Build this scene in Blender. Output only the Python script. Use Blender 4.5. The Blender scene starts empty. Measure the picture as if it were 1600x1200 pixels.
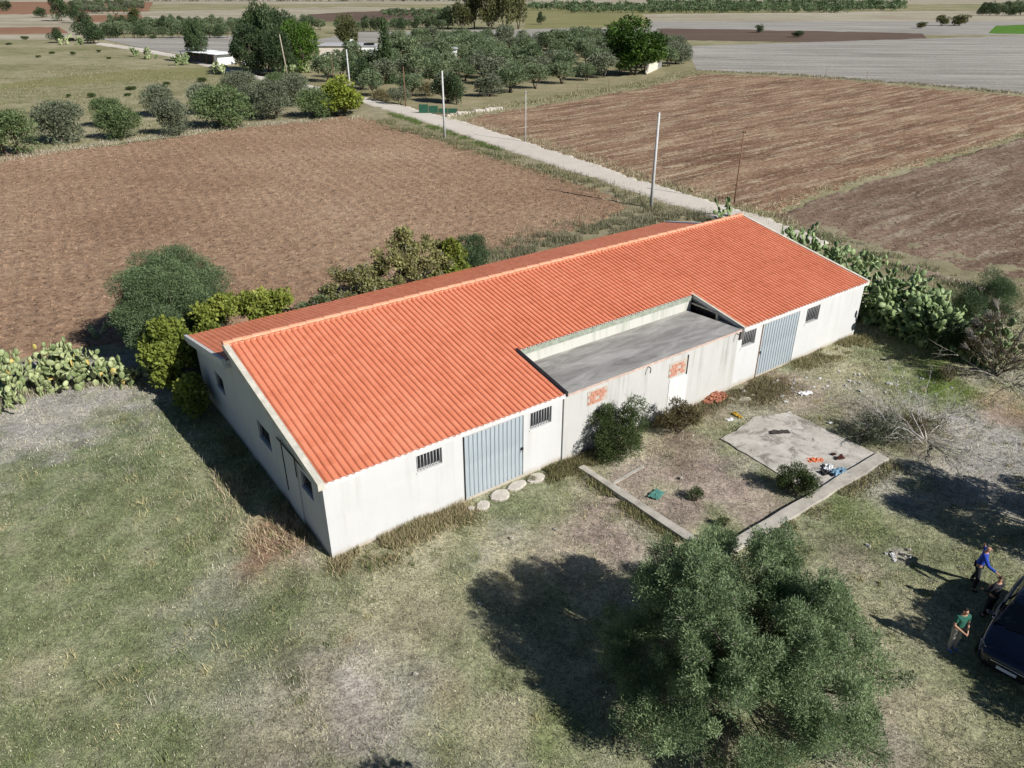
import bpy, math, random
import numpy as np
from mathutils import Vector, Matrix
R = math.radians
rnd = random.Random(7)
sc = bpy.context.scene
C = sc.collection
# ------------------------------------------------------------------ camera, sky, sun, exposure
PITCH = .4918; FPX = 1171.8; H = 18.0
cam = bpy.data.cameras.new('camera'); cam.lens = FPX/1600*36; cam.sensor_width = 36; cam.clip_end = 20000; cam.clip_start = .1
camo = bpy.data.objects.new('camera', cam); C.objects.link(camo)
camo.location = (0, 0, H); camo.rotation_euler = (math.pi/2-PITCH, 0, 0); sc.camera = camo
SUN = Vector((.803*math.cos(R(35.5)), -.596*math.cos(R(35.5)), math.sin(R(35.5)))).normalized()
w = bpy.data.worlds.new('World'); sc.world = w; w.use_nodes = True
nt = w.node_tree; sky = nt.nodes.new('ShaderNodeTexSky'); sky.sky_type = 'NISHITA'; sky.sun_disc = False
sky.sun_elevation = R(35.5); sky.sun_rotation = math.atan2(SUN.x, SUN.y); sky.air_density = .75; sky.dust_density = .1; sky.ozone_density = 3.0
bg = nt.nodes['Background']; bg.inputs['Strength'].default_value = .05; nt.links.new(sky.outputs[0], bg.inputs[0])
sun = bpy.data.lights.new('sun', 'SUN'); sun.energy = 5.0; sun.angle = R(.5); sun.color = (1, .97, .925)
so = bpy.data.objects.new('sun', sun); C.objects.link(so); so.rotation_euler = (-SUN).to_track_quat('-Z', 'Y').to_euler()
sc.view_settings.view_transform = 'Standard'; sc.view_settings.look = 'None'; sc.view_settings.gamma = 1
sc.view_settings.exposure = 0.34
sc.render.engine = 'CYCLES'

# ------------------------------------------------------------------ helpers
def G(px, py, z=0.0):
    """a point of the place: where the ray of a photograph pixel meets height z"""
    a = (px-800)/FPX; b = (py-600)/FPX
    d = (a, math.cos(PITCH)-b*math.sin(PITCH), -math.sin(PITCH)-b*math.cos(PITCH))
    s = (z-H)/d[2]
    return Vector((d[0]*s, d[1]*s, z))
def mpp(x, y, z=0):   # metres per photo pixel at a point
    return (y*math.cos(PITCH)+(H-z)*math.sin(PITCH))/FPX
def hsh(ix, iy, seed):
    n = (ix.astype(np.int64)*374761393 + iy.astype(np.int64)*668265263 + seed*1442695041) & 0x7fffffff
    n = ((n ^ (n >> 13))*1274126177) & 0x7fffffff
    return ((n ^ (n >> 16)) & 0xffffff)/float(0xffffff)
def vn(x, y, seed=0):
    x = np.asarray(x, float); y = np.asarray(y, float)
    ix = np.floor(x); iy = np.floor(y); fx = x-ix; fy = y-iy
    fx = fx*fx*(3-2*fx); fy = fy*fy*(3-2*fy)
    a = hsh(ix, iy, seed); b = hsh(ix+1, iy, seed); c = hsh(ix, iy+1, seed); d = hsh(ix+1, iy+1, seed)
    return (a*(1-fx)+b*fx)*(1-fy)+(c*(1-fx)+d*fx)*fy
def fbm(x, y, seed=0, o=4):
    s = 0; a = .5; t = 0
    for i in range(o):
        s = s+a*vn(x*2**i, y*2**i, seed+i*17); t += a; a *= .55
    return s/t
def tag(o, label=None, cat=None, group=None, kind=None):
    if label: o['label'] = label
    if cat: o['category'] = cat
    if group: o['group'] = group
    if kind: o['kind'] = kind
    return o
def thing(name, label, cat, loc=(0, 0, 0), rz=0, group=None):
    o = bpy.data.objects.new(name, None); C.objects.link(o); o.empty_display_size = .2
    o.location = loc; o.rotation_euler = (0, 0, rz); return tag(o, label, cat, group)
def npmesh(name, V, F, mat=None, smooth=False, attrs=None, fn=None):
    """V (n,3), F (m,k) all the same k"""
    V = np.asarray(V, np.float32); F = np.asarray(F, np.int32); k = F.shape[1]
    me = bpy.data.meshes.new(name); me.vertices.add(len(V)); me.vertices.foreach_set('co', V.ravel())
    me.loops.add(F.size); me.loops.foreach_set('vertex_index', F.ravel())
    me.polygons.add(len(F)); me.polygons.foreach_set('loop_start', np.arange(0, F.size, k, dtype=np.int32))
    me.polygons.foreach_set('loop_total', np.full(len(F), k, np.int32))
    me.polygons.foreach_set('use_smooth', np.full(len(F), bool(smooth)))
    if attrs:
        for n, (dom, typ, dat) in attrs.items():
            at = me.attributes.new(n, typ, dom)
            at.data.foreach_set('color' if typ == 'FLOAT_COLOR' else 'value', np.asarray(dat, np.float32).ravel())
    me.update(calc_edges=True); me.validate()
    if mat: me.materials.append(mat)
    return me
def link(name, me, parent=None, loc=None, rot=None, scale=None):
    o = bpy.data.objects.new(name, me); C.objects.link(o)
    if parent: o.parent = parent
    if loc is not None: o.location = loc
    if rot is not None: o.rotation_euler = rot
    if scale is not None: o.scale = scale
    return o
class MB:
    def __init__(s): s.v = []; s.f = []; s.m = []; s.cm = 0; s.sm = []
    def add(s, vs, fs, smooth=False):
        b = len(s.v); s.v += [tuple(v) for v in vs]; s.f += [tuple(b+i for i in f) for f in fs]
        s.m += [s.cm]*len(fs); s.sm += [smooth]*len(fs); return s
    def box(s, x0, x1, y0, y1, z0, z1, mt=None):
        vs = [(x, y, z) for z in (z0, z1) for x, y in ((x0, y0), (x1, y0), (x1, y1), (x0, y1))]
        if mt is not None: vs = [mt @ Vector(v) for v in vs]
        return s.add(vs, [(3, 2, 1, 0), (4, 5, 6, 7), (0, 1, 5, 4), (1, 2, 6, 5), (2, 3, 7, 6), (3, 0, 4, 7)])
    def tube(s, pts, rad, n=6, caps=True, smooth=True):
        pts = [Vector(p) for p in pts]; vs = []; fs = []
        for i, p in enumerate(pts):
            d = (pts[min(i+1, len(pts)-1)]-pts[max(i-1, 0)]).normalized()
            a = d.orthogonal().normalized() if i == 0 else (a-d*a.dot(d)).normalized()
            b = d.cross(a)
            r = rad[i] if isinstance(rad, (list, tuple)) else rad
            for k in range(n):
                t = 2*math.pi*k/n; vs.append(p+(a*math.cos(t)+b*math.sin(t))*r)
        for i in range(len(pts)-1):
            for k in range(n):
                fs.append((i*n+k, i*n+(k+1) % n, (i+1)*n+(k+1) % n, (i+1)*n+k))
        if caps:
            fs.append(tuple(reversed(range(n)))); fs.append(tuple((len(pts)-1)*n+k for k in range(n)))
        return s.add(vs, fs, smooth)
    def prism(s, prof, x0, x1, axis='x'):   # prof: list of (y,z), CCW seen from +x
        n = len(prof)
        if axis == 'x': vs = [(x0, a, b) for a, b in prof]+[(x1, a, b) for a, b in prof]
        elif axis == 'y': vs = [(a, x0, b) for a, b in prof]+[(a, x1, b) for a, b in prof]
        else: vs = [(a, b, x0) for a, b in prof]+[(a, b, x1) for a, b in prof]
        fs = [(i, (i+1) % n, n+(i+1) % n, n+i) for i in range(n)]
        if axis == 'y': fs = [tuple(reversed(f)) for f in fs]
        fs += [tuple(reversed(range(n))), tuple(range(n, 2*n))] if axis != 'y' else [tuple(range(n)), tuple(reversed(range(n, 2*n)))]
        return s.add(vs, fs)
    def mesh(s, name, mats, recalc=False):
        me = bpy.data.meshes.new(name); me.from_pydata(s.v, [], s.f)
        for m in (mats if isinstance(mats, (list, tuple)) else [mats]): me.materials.append(m)
        me.polygons.foreach_set('material_index', s.m); me.polygons.foreach_set('use_smooth', s.sm)
        me.update()
        if recalc:
            import bmesh
            bm = bmesh.new(); bm.from_mesh(me); bmesh.ops.recalc_face_normals(bm, faces=bm.faces); bm.to_mesh(me); bm.free()
        return me
    def build(s, name, mats, parent=None, loc=None, rot=None, recalc=False):
        return link(name, s.mesh(name, mats, recalc), parent, loc, rot)

# ------------------------------------------------------------------ materials
def ramp(nt, fac, stops):
    r = nt.nodes.new('ShaderNodeValToRGB'); el = r.color_ramp.elements
    while len(el) < len(stops): el.new(.5)
    for e, (p, c) in zip(el, stops): e.position = p; e.color = (*c, 1)
    nt.links.new(fac, r.inputs[0]); return r.outputs[0]
def noise(nt, co, scale, detail=6, rough=.6, dist=0):
    n = nt.nodes.new('ShaderNodeTexNoise'); n.inputs['Scale'].default_value = scale; n.inputs['Detail'].default_value = detail
    n.inputs['Roughness'].default_value = rough; n.inputs['Distortion'].default_value = dist
    nt.links.new(co, n.inputs['Vector']); return n.outputs[0]
def mixc(nt, fac, a, b, mode='MIX'):
    m = nt.nodes.new('ShaderNodeMix'); m.data_type = 'RGBA'; m.blend_type = mode
    for s, v in ((m.inputs[0], fac), (m.inputs[6], a), (m.inputs[7], b)):
        if hasattr(v, 'links'): nt.links.new(v, s)
        elif isinstance(v, (int, float)): s.default_value = v
        else: s.default_value = (*v, 1)
    return m.outputs[2]
def math_(nt, op, a, b=0.5, clamp=False):
    m = nt.nodes.new('ShaderNodeMath'); m.operation = op; m.use_clamp = clamp
    for s, v in ((m.inputs[0], a), (m.inputs[1], b)):
        if hasattr(v, 'links'): nt.links.new(v, s)
        else: s.default_value = v
    return m.outputs[0]
def coords(nt, world=True, rot=0, scale=(1, 1, 1)):
    if world: o = nt.nodes.new('ShaderNodeNewGeometry').outputs['Position']
    else: o = nt.nodes.new('ShaderNodeTexCoord').outputs['Object']
    if rot or scale != (1, 1, 1):
        a = nt.nodes.new('ShaderNodeVectorRotate'); a.rotation_type = 'Z_AXIS'; a.inputs['Angle'].default_value = rot
        nt.links.new(o, a.inputs['Vector'])
        m = nt.nodes.new('ShaderNodeVectorMath'); m.operation = 'MULTIPLY'; m.inputs[1].default_value = scale
        nt.links.new(a.outputs[0], m.inputs[0]); o = m.outputs[0]
    return o
def newmat(name, rough=.8, spec=.3):
    m = bpy.data.materials.new(name); m.use_nodes = True; nt = m.node_tree; b = nt.nodes['Principled BSDF']
    b.inputs['Roughness'].default_value = rough; b.inputs['Specular IOR Level'].default_value = spec
    return m, nt, b
def bump(nt, b, h, strength, dist=.05):
    n = nt.nodes.new('ShaderNodeBump'); n.inputs['Strength'].default_value = strength; n.inputs['Distance'].default_value = dist
    nt.links.new(h, n.inputs['Height']); nt.links.new(n.outputs[0], b.inputs['Normal'])
def M(name, col, rough=.8, var=.25, scale=3, bmp=0, metal=0, spec=.3, world=False):
    m, nt, b = newmat(name, rough, spec); co = coords(nt, world)
    n = noise(nt, co, scale, 5)
    lo = tuple(c*(1-var) for c in col); hi = tuple(min(1, c*(1+var)) for c in col)
    nt.links.new(ramp(nt, n, [(.3, lo), (.7, hi)]), b.inputs['Base Color']); b.inputs['Metallic'].default_value = metal
    if bmp: bump(nt, b, noise(nt, co, scale*6, 4), bmp, .02)
    return m
def soil(name, stops, big=.05, mid=.6, fine=6, bmp=.6, rot=0, stretch=1.0, streak=None, spec=.1, bd=.06):
    """field soil: big patches, mid mottling, fine grains; optional straw streaks (colour, rot, scale, stretch, lo, hi)"""
    m, nt, b = newmat(name, .95, spec); co = coords(nt, True, rot, (1, stretch, 1))
    f = math_(nt, 'ADD', math_(nt, 'MULTIPLY', noise(nt, co, big, 4), .38),
        math_(nt, 'ADD', math_(nt, 'MULTIPLY', noise(nt, co, mid, 6, .7), .32), math_(nt, 'MULTIPLY', noise(nt, coords(nt), fine, 5, .7), .30)))
    c = ramp(nt, f, stops)
    if streak:
        col, sr, ss, st, lo, hi = streak
        cs = coords(nt, True, sr, (1, st, 1))
        k = noise(nt, cs, ss, 7, .72, .6)
        k2 = math_(nt, 'MULTIPLY', noise(nt, coords(nt), 2.2, 6, .75), 1.0)
        kk = math_(nt, 'ADD', math_(nt, 'MULTIPLY', k, .6), math_(nt, 'MULTIPLY', k2, .4))
        c = mixc(nt, ramp(nt, kk, [(lo, (0, 0, 0)), (hi, (1, 1, 1))]), c, col)
    if bmp >= .8:
        k = noise(nt, coords(nt), 2.6, 3, .9)
        c = mixc(nt, 1.0, c, ramp(nt, k, [(.36, (.35, .35, .36)), (.46, (1, 1, 1)), (.58, (1, 1, 1)), (.70, (1.35, 1.35, 1.35))]), 'MULTIPLY')
    nt.links.new(c, b.inputs['Base Color'])
    if bmp: bump(nt, b, noise(nt, coords(nt), fine*.6, 6, .75), bmp, bd)
    return m
def leafmat(name, a, bb, trans=.3, rough=.55, spec=.25):
    m = bpy.data.materials.new(name); m.use_nodes = True; nt = m.node_tree; nt.nodes.remove(nt.nodes['Principled BSDF'])
    at = nt.nodes.new('ShaderNodeAttribute'); at.attribute_name = 'tint'
    oi = nt.nodes.new('ShaderNodeObjectInfo')
    f = math_(nt, 'ADD', at.outputs['Fac'], math_(nt, 'MULTIPLY', math_(nt, 'SUBTRACT', oi.outputs['Random'], .5), .22), True)
    c = ramp(nt, f, [(0, a), (1, bb)])
    p = nt.nodes.new('ShaderNodeBsdfPrincipled'); p.inputs['Roughness'].default_value = rough; p.inputs['Specular IOR Level'].default_value = spec
    t = nt.nodes.new('ShaderNodeBsdfTranslucent'); mx = nt.nodes.new('ShaderNodeMixShader'); mx.inputs[0].default_value = trans
    nt.links.new(c, p.inputs['Base Color']); nt.links.new(c, t.inputs['Color'])
    nt.links.new(p.outputs[0], mx.inputs[1]); nt.links.new(t.outputs[0], mx.inputs[2])
    nt.links.new(mx.outputs[0], nt.nodes['Material Output'].inputs['Surface']); return m
ML = {
 'olive': leafmat('olive_leaves', (.06, .095, .042), (.22, .30, .145)),
 'olivegrey': leafmat('grey_olive_leaves', (.095, .115, .07), (.26, .29, .185)),
 'bright': leafmat('fresh_olive_leaves', (.085, .135, .062), (.36, .46, .235)),
 'dark': leafmat('dark_leaves', (.032, .055, .026), (.10, .145, .06)),
 'pine': leafmat('pine_needles', (.03, .065, .014), (.11, .20, .03)),
 'farolive': leafmat('pale_olive_leaves', (.08, .115, .055), (.25, .31, .165)),
 'round': leafmat('green_bush_leaves', (.075, .11, .045), (.20, .27, .11)),
 'mid': leafmat('shrub_leaves', (.04, .065, .022), (.12, .16, .05)),
 'fig': leafmat('fig_leaves', (.11, .145, .025), (.38, .43, .09), .35),
 'figgrey': leafmat('thinning_fig_leaves', (.15, .15, .06), (.42, .41, .17), .35),
 'dry': leafmat('dry_leaves', (.10, .085, .04), (.27, .23, .12)),
 'brown': leafmat('brown_leaves', (.07, .05, .03), (.20, .15, .09)),
 'yellow': leafmat('yellow_green_leaves', (.11, .15, .02), (.34, .39, .06), .35),
 'euca': leafmat('eucalyptus_leaves', (.06, .075, .03), (.20, .20, .075)),
}
M_bark = M('bark', (.13, .10, .075), .9, .35, 8, .5)
M_twig = M('pale_twigs', (.46, .43, .40), .9, .25, 8)
M_gtwig = M('grey_twigs', (.30, .27, .23), .9, .3, 8)
def plaster(name, col, stain, amt, dirt=1.0, zt=3.2):
    m, nt, b = newmat(name, .9, .2); co = coords(nt, False)
    base = ramp(nt, noise(nt, co, .9, 6, .65), [(.3, tuple(c*.93 for c in col)), (.7, col)])
    # vertical runs of grime
    st = nt.nodes.new('ShaderNodeVectorMath'); st.operation = 'MULTIPLY'; st.inputs[1].default_value = (2.0, 2.0, .16); nt.links.new(co, st.inputs[0])
    k = noise(nt, st.outputs[0], 1.3, 6, .7); k = ramp(nt, k, [(.5, (0, 0, 0)), (.72, (1, 1, 1))])
    sx = nt.nodes.new('ShaderNodeSeparateXYZ'); nt.links.new(co, sx.inputs[0])
    up = math_(nt, 'MULTIPLY', math_(nt, 'ADD', math_(nt, 'DIVIDE', sx.outputs['Z'], zt), .25, True), amt)
    c = mixc(nt, math_(nt, 'MULTIPLY', k, up), base, stain)
    # splash zone at the foot
    lowz = math_(nt, 'SUBTRACT', .62, math_(nt, 'ADD', math_(nt, 'MULTIPLY', sx.outputs['Z'], 1.1), math_(nt, 'MULTIPLY', noise(nt, co, 2.0, 6, .7), .55)))
    c = mixc(nt, math_(nt, 'MULTIPLY', lowz, 2.2*dirt, True), c, (.40, .34, .25))
    nt.links.new(c, b.inputs['Base Color']); bump(nt, b, noise(nt, co, 14, 5, .7), .25, .01)
    return m
M_wall = plaster('white_plaster', (.575, .575, .565), (.40, .39, .35), .4, 1.2)
M_annex = plaster('stained_plaster', (.51, .505, .48), (.30, .30, .26), .85)
M_upper = plaster('mossy_plaster', (.54, .53, .48), (.28, .32, .24), .8, 0, 4.0)
M_trim = M('weathered_trim', (.55, .52, .44), .9, .2, 3, .2)
M_fascia = M('white_fascia', (.60, .595, .58), .85, .10, 2)
M_dark = M('near_black', (.012, .012, .014), .5, .2, 2)  # near-black parts, also the painted shade behind the truss end
M_glass = M('dusty_window_glass', (.02, .022, .026), .25, .3, 3, spec=.5)
M_metal = M('black_iron', (.04, .04, .045), .5, .3, 6, metal=.5)
M_bar = M('grey_painted_bars', (.38, .38, .38), .5, .2, 6)
M_conc = M('concrete', (.40, .37, .32), .95, .25, 1.6, .5, world=True)
M_stone = M('pale_stone', (.46, .42, .36), .95, .2, 5, .5)
M_brick = M('hollow_orange_brick', (.46, .23, .16), .9, .3, 9, .3)
M_mortar = M('mortar', (.46, .40, .34), .95, .15, 9, .3)
M_pole = M('concrete_pole', (.50, .50, .49), .8, .12, 2)
M_wood = M('brown_timber_pole', (.20, .11, .065), .9, .3, 3)
# tiles
def tilemat(name, cols):
    m, nt, b = newmat(name, .62, .35)
    ge = nt.nodes.new('ShaderNodeNewGeometry'); oi = nt.nodes.new('ShaderNodeObjectInfo')
    f = math_(nt, 'FRACT', math_(nt, 'ADD', ge.outputs['Random Per Island'], oi.outputs['Random']))
    big = noise(nt, coords(nt), .35, 4, .6); fine = noise(nt, coords(nt), 22, 4, .7)
    ff = math_(nt, 'ADD', math_(nt, 'MULTIPLY', f, .20), math_(nt, 'ADD', math_(nt, 'MULTIPLY', big, .45), math_(nt, 'MULTIPLY', fine, .35)))
    nt.links.new(ramp(nt, ff, cols), b.inputs['Base Color']); bump(nt, b, fine, .15, .006); return m
M_tile = tilemat('clay_tile', [(.28, (.55, .17, .088)), (.5, (.65, .22, .12)), (.72, (.70, .265, .155))])
M_ridge = tilemat('pale_ridge_tile', [(.2, (.62, .25, .14)), (.8, (.72, .34, .21))])
def corr():
    m, nt, b = newmat('pale_blue_sheet_metal', .45, .5); co = coords(nt, False)
    st = nt.nodes.new('ShaderNodeVectorMath'); st.operation = 'MULTIPLY'; st.inputs[1].default_value = (3, 3, .35); nt.links.new(co, st.inputs[0])
    c = ramp(nt, noise(nt, st.outputs[0], 2.4, 6, .7), [(.3, (.36, .41, .45)), (.55, (.47, .53, .57)), (.75, (.56, .60, .62))])
    rs = ramp(nt, noise(nt, st.outputs[0], 5, 6, .8), [(.60, (0, 0, 0)), (.70, (1, 1, 1))]); c = mixc(nt, math_(nt, 'MULTIPLY', rs, .5), c, (.25, .17, .11))
    nt.links.new(c, b.inputs['Base Color']); b.inputs['Metallic'].default_value = .25; return m
M_door = corr()
def deck():
    m, nt, b = newmat('bitumen_roof', .85, .3); co = coords(nt, False)
    st = nt.nodes.new('ShaderNodeVectorMath'); st.operation = 'MULTIPLY'; st.inputs[1].default_value = (.35, 1.2, 1); nt.links.new(co, st.inputs[0])
    c = ramp(nt, noise(nt, st.outputs[0], 1.1, 7, .7, 1.0), [(.34, (.19, .182, .17)), (.5, (.30, .288, .27)), (.66, (.41, .395, .37))])
    w_ = ramp(nt, noise(nt, co, 3, 6, .8), [(.62, (0, 0, 0)), (.72, (1, 1, 1))])
    nt.links.new(mixc(nt, math_(nt, 'MULTIPLY', w_, .35), c, (.4, .39, .38)), b.inputs['Base Color']); bump(nt, b, noise(nt, co, 10, 4), .2, .01); return m
M_deck = deck()

# ------------------------------------------------------------------ terrain
def inpoly(x, y, poly):
    x = np.asarray(x); y = np.asarray(y); c = np.zeros(x.shape, bool); n = len(poly)
    for i in range(n):
        x1, y1 = poly[i]; x2, y2 = poly[(i+1) % n]
        cond = ((y1 > y) != (y2 > y)) & (x < (x2-x1)*(y-y1)/(y2-y1+1e-12)+x1); c ^= cond
    return c
def W2(pts): return [tuple(G(*p)[:2]) for p in pts]
def grid_patch(name, poly, cell, zf, mat, jag=.5, colf=None, smooth=True):
    xs = [p[0] for p in poly]; ys = [p[1] for p in poly]
    gx = np.arange(min(xs)-1, max(xs)+1, cell); gy = np.arange(min(ys)-1, max(ys)+1, cell)
    X, Y = np.meshgrid(gx, gy); Z = zf(X, Y)
    cx = (X[:-1, :-1]+cell/2); cy = (Y[:-1, :-1]+cell/2)
    jx = (fbm(cx/2.2, cy/2.2, 5)-.5)*jag*4; jy = (fbm(cx/2.2, cy/2.2, 9)-.5)*jag*4
    jx += (vn(cx*2, cy*2, 3)-.5)*jag; jy += (vn(cx*2, cy*2, 4)-.5)*jag
    ins = inpoly(cx+jx, cy+jy, poly)
    nx = len(gx); I, J = np.nonzero(ins); a = I*nx+J
    F = np.stack([a, a+1, a+nx+1, a+nx], 1); V = np.stack([X.ravel(), Y.ravel(), Z.ravel()], 1)
    used = np.zeros(len(V), bool); used[F.ravel()] = True; mp = np.cumsum(used)-1
    V = V[used]; F = mp[F]
    cnt = np.bincount(F.ravel(), minlength=len(V)); V[cnt < 4, 2] = -.12
    at = None
    if colf is not None:
        c = colf(V[:, 0], V[:, 1]); at = {'col': ('POINT', 'FLOAT_COLOR', np.concatenate([c, np.ones((len(c), 1))], 1))}
    o = link(name, npmesh(name, V, F, mat, smooth, at)); tag(o, kind='structure'); return o
def flat_patch(name, pts, z, mat, jag=1.2, step=14, kind='structure'):
    """a far field: outline in photo pixels put on the ground, border made uneven"""
    out = []; r = random.Random(sum(map(ord, name))+len(pts))
    n = len(pts)
    for i in range(n):
        a = pts[i]; b = pts[(i+1) % n]; L = math.dist(a, b); k = max(1, int(L/step))
        for j in range(k):
            t = j/k; out.append((a[0]+(b[0]-a[0])*t+r.uniform(-2, 2)*jag, a[1]+(b[1]-a[1])*t+r.uniform(-.5, .5)*jag*min(1, (a[1]+40)/60)))
    vs = [G(*p) for p in out]; me = bpy.data.meshes.new(name)
    me.from_pydata([(v.x, v.y, z) for v in vs], [], [tuple(range(len(vs)))]); me.materials.append(mat); me.update()
    if me.polygons[0].normal.z < 0: me.flip_normals()
    return tag(link(name, me), kind=kind)

STRAW = (.36, .30, .20)
m_meadow = soil('dry_meadow', [(.36, (.09, .10, .04)), (.45, (.19, .185, .09)), (.53, (.29, .26, .16)), (.63, (.38, .34, .24))], .03, .3, 1.3, .6, bd=.2)
big = MB(); S = 4000
big.add([(-S, -200, -.09), (S, -200, -.09), (S, 2*S, -.09), (-S, 2*S, -.09)], [(0, 1, 2, 3)])
tag(big.build('ground', m_meadow), kind='structure')
m_pale = soil('pale_stubble', [(.38, (.20, .175, .11)), (.5, (.34, .30, .22)), (.60, (.46, .42, .34))], .012, .12, .9, .2, 0, 3)
m_grey = soil('grey_stubble', [(.40, (.19, .175, .15)), (.5, (.30, .28, .25)), (.60, (.42, .395, .355))], .02, .12, 1.2, .3, R(6), 9)
m_darkf = soil('dark_ploughed_strip', [(.35, (.085, .058, .045)), (.6, (.15, .105, .08))], .02, .25, 2, .4, 0, 3)
m_redf = soil('red_ploughed_soil', [(.35, (.19, .10, .06)), (.6, (.28, .16, .10))], .02, .2, 2, .4)
m_greenf = soil('young_green_crop', [(.35, (.06, .13, .02)), (.6, (.10, .21, .03))], .05, .4, 2, .3)
m_grove = soil('grove_grass', [(.32, (.12, .125, .05)), (.48, (.22, .20, .11)), (.62, (.33, .28, .18))], .05, .4, 2, .4, bd=.1)
m_olivef = soil('olive_green_meadow', [(.32, (.13, .14, .05)), (.5, (.21, .20, .09)), (.68, (.28, .26, .13))], .03, .2, 1.4, .3)
# far fields, far to near
zz = [-.085]
def FP(name, pts, mat, jag=1.0, step=14):
    zz[0] += .004; return flat_patch(name, pts, zz[0], mat, jag, step)
FP('far_plain', [(-3000, -14), (4200, -14), (4200, 6), (-3000, 6)], m_pale)
FP('far_field', [(-300, 2), (240, 3), (230, 22), (-300, 26)], m_redf)
FP('far_field', [(-300, 24), (120, 22), (250, 42), (130, 62), (-300, 66)], m_pale)
FP('far_field', [(-300, 44), (90, 42), (110, 52), (-300, 56)], m_redf)
FP('far_field', [(120, 20), (560, 10), (700, 14), (690, 30), (380, 36), (200, 36)], m_pale)
FP('far_field', [(118, 24), (220, 22), (230, 33), (118, 35)], m_redf)
FP('far_field', [(480, 22), (700, 12), (700, 30), (480, 34)], m_darkf)
FP('far_field', [(820, 10), (1240, 18), (1260, 44), (1000, 46), (820, 48)], m_olivef)
FP('grey_field', [(560, 50), (1000, 42), (1420, 44), (1420, 52), (1030, 52), (900, 60), (620, 66), (470, 66)], m_grey)
FP('far_field', [(1000, 22), (1600, 16), (2200, 16), (2200, 36), (1420, 34), (1020, 34)], m_pale)
FP('grey_field', [(1010, 33), (2200, 33), (2200, 56), (1440, 54), (1020, 46)], m_grey)
FP('dark_field', [(1026, 44), (1200, 47), (1440, 52), (1450, 62), (1300, 66), (1040, 62)], m_darkf)
FP('green_field', [(1556, 40), (1720, 36), (1720, 56), (1545, 52)], m_greenf)
FP('grey_field', [(1075, 72), (1250, 66), (1450, 60), (1600, 55), (2300, 44), (2300, 190), (1600, 145), (1420, 130), (1250, 117), (1100, 110), (1050, 105)], m_grey, .8)
FP('pale_field', [(150, 60), (380, 55), (390, 76), (350, 80), (290, 86), (250, 80)], m_grey)
FP('meadow', [(-400, 60), (150, 62), (260, 92), (340, 108), (380, 116), (560, 150), (560, 185), (200, 222), (0, 250), (-400, 330)], m_meadow)
FP('meadow_flowers', [(200, 110), (330, 104), (320, 122), (180, 128), (0, 140), (0, 130)], m_olivef, 2)
FP('grove_ground', [(400, 116), (500, 92), (560, 66), (900, 58), (1060, 60), (1090, 108), (1000, 128), (880, 150), (720, 178), (690, 182), (620, 166), (560, 152), (500, 140)], m_grove)
# near plough land as displaced sheets
def plough(X, Y, amp=1.0, z0=0.0):
    return z0+((fbm(X*1.6, Y*1.6, 21, 4)-.5)*.15+(vn(X*3.3, Y*3.3, 31)-.5)*.06)*amp
m_fieldA = soil('brown_ploughed_soil', [(.36, (.165, .102, .062)), (.46, (.262, .168, .108)), (.53, (.325, .218, .143)), (.64, (.41, .30, .21))], .035, .9, 3.2, 1.0, R(20), 1.3, bd=.12)
FA = W2([(-260, 262), (0, 243), (200, 225), (400, 197), (540, 182), (595, 188), (720, 228), (850, 268), (955, 305), (985, 322), (960, 338), (905, 358), (860, 378), (800, 392), (740, 405), (560, 470), (500, 486), (330, 512), (180, 535), (30, 556), (-150, 610), (-330, 640)])
Ax, Ay = G(760, 250)[:2]
def zA(X, Y):
    u = X*.86+Y*.5   # furrow ridges run across this
    fur = np.sin(u*2*math.pi/1.1+fbm(X/9, Y/9, 2)*7)*.035*(.4+fbm(X/12, Y/12, 77))
    return plough(X, Y, 1.15, .05)+fur
grid_patch('ploughed_field', FA, .24, zA, m_fieldA, .6)
dB = (G(1600, 205)-G(1190, 322)); aB = math.atan2(dB.y, dB.x)
m_fieldB = soil('ploughed_soil_with_straw', [(.39, (.105, .060, .038)), (.47, (.185, .108, .068)), (.53, (.265, .165, .105)), (.62, (.36, .25, .165))], .045, .35, 3, 1.0, -aB, 6,
   streak=((.46, .37, .25), -aB, .10, 9, .49, .60), bd=.12)
FB = W2([(705, 190), (800, 172), (900, 156), (1000, 138), (1090, 115), (1160, 117), (1300, 123), (1450, 138), (1600, 150), (2300, 200), (2300, 60+200), (1600, 208), (1400, 266), (1290, 299), (1200, 330), (1140, 318), (1010, 282), (850, 238), (760, 205)])
grid_patch('straw_field', FB, .36, lambda X, Y: plough(X, Y, .9, .03), m_fieldB, .8)
m_fieldC = soil('dark_harrowed_soil', [(.30, (.085, .06, .045)), (.45, (.14, .092, .064)), (.54, (.22, .152, .108)), (.63, (.34, .255, .185))], .06, .5, 3, 1.0, -aB, 2.5,
   streak=((.36, .31, .225), -aB, .09, 8, .50, .62), bd=.08)
FC = W2([(1200, 336), (1290, 305), (1400, 272), (1600, 214), (2300, 120+150), (2300, 590), (1700, 478), (1600, 450), (1480, 416), (1400, 394), (1320, 372), (1250, 352)])
grid_patch('harrowed_field', FC, .34, lambda X, Y: plough(X, Y, .9, .03), m_fieldC, .6)
m_verge = soil('dry_verge', [(.30, (.12, .115, .055)), (.46, (.22, .195, .115)), (.62, (.33, .29, .20))], .08, .7, 5, .6)
m_gverge = soil('green_verge', [(.30, (.06, .09, .025)), (.48, (.12, .15, .05)), (.66, (.23, .22, .11))], .12, .7, 5, .6)
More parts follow.
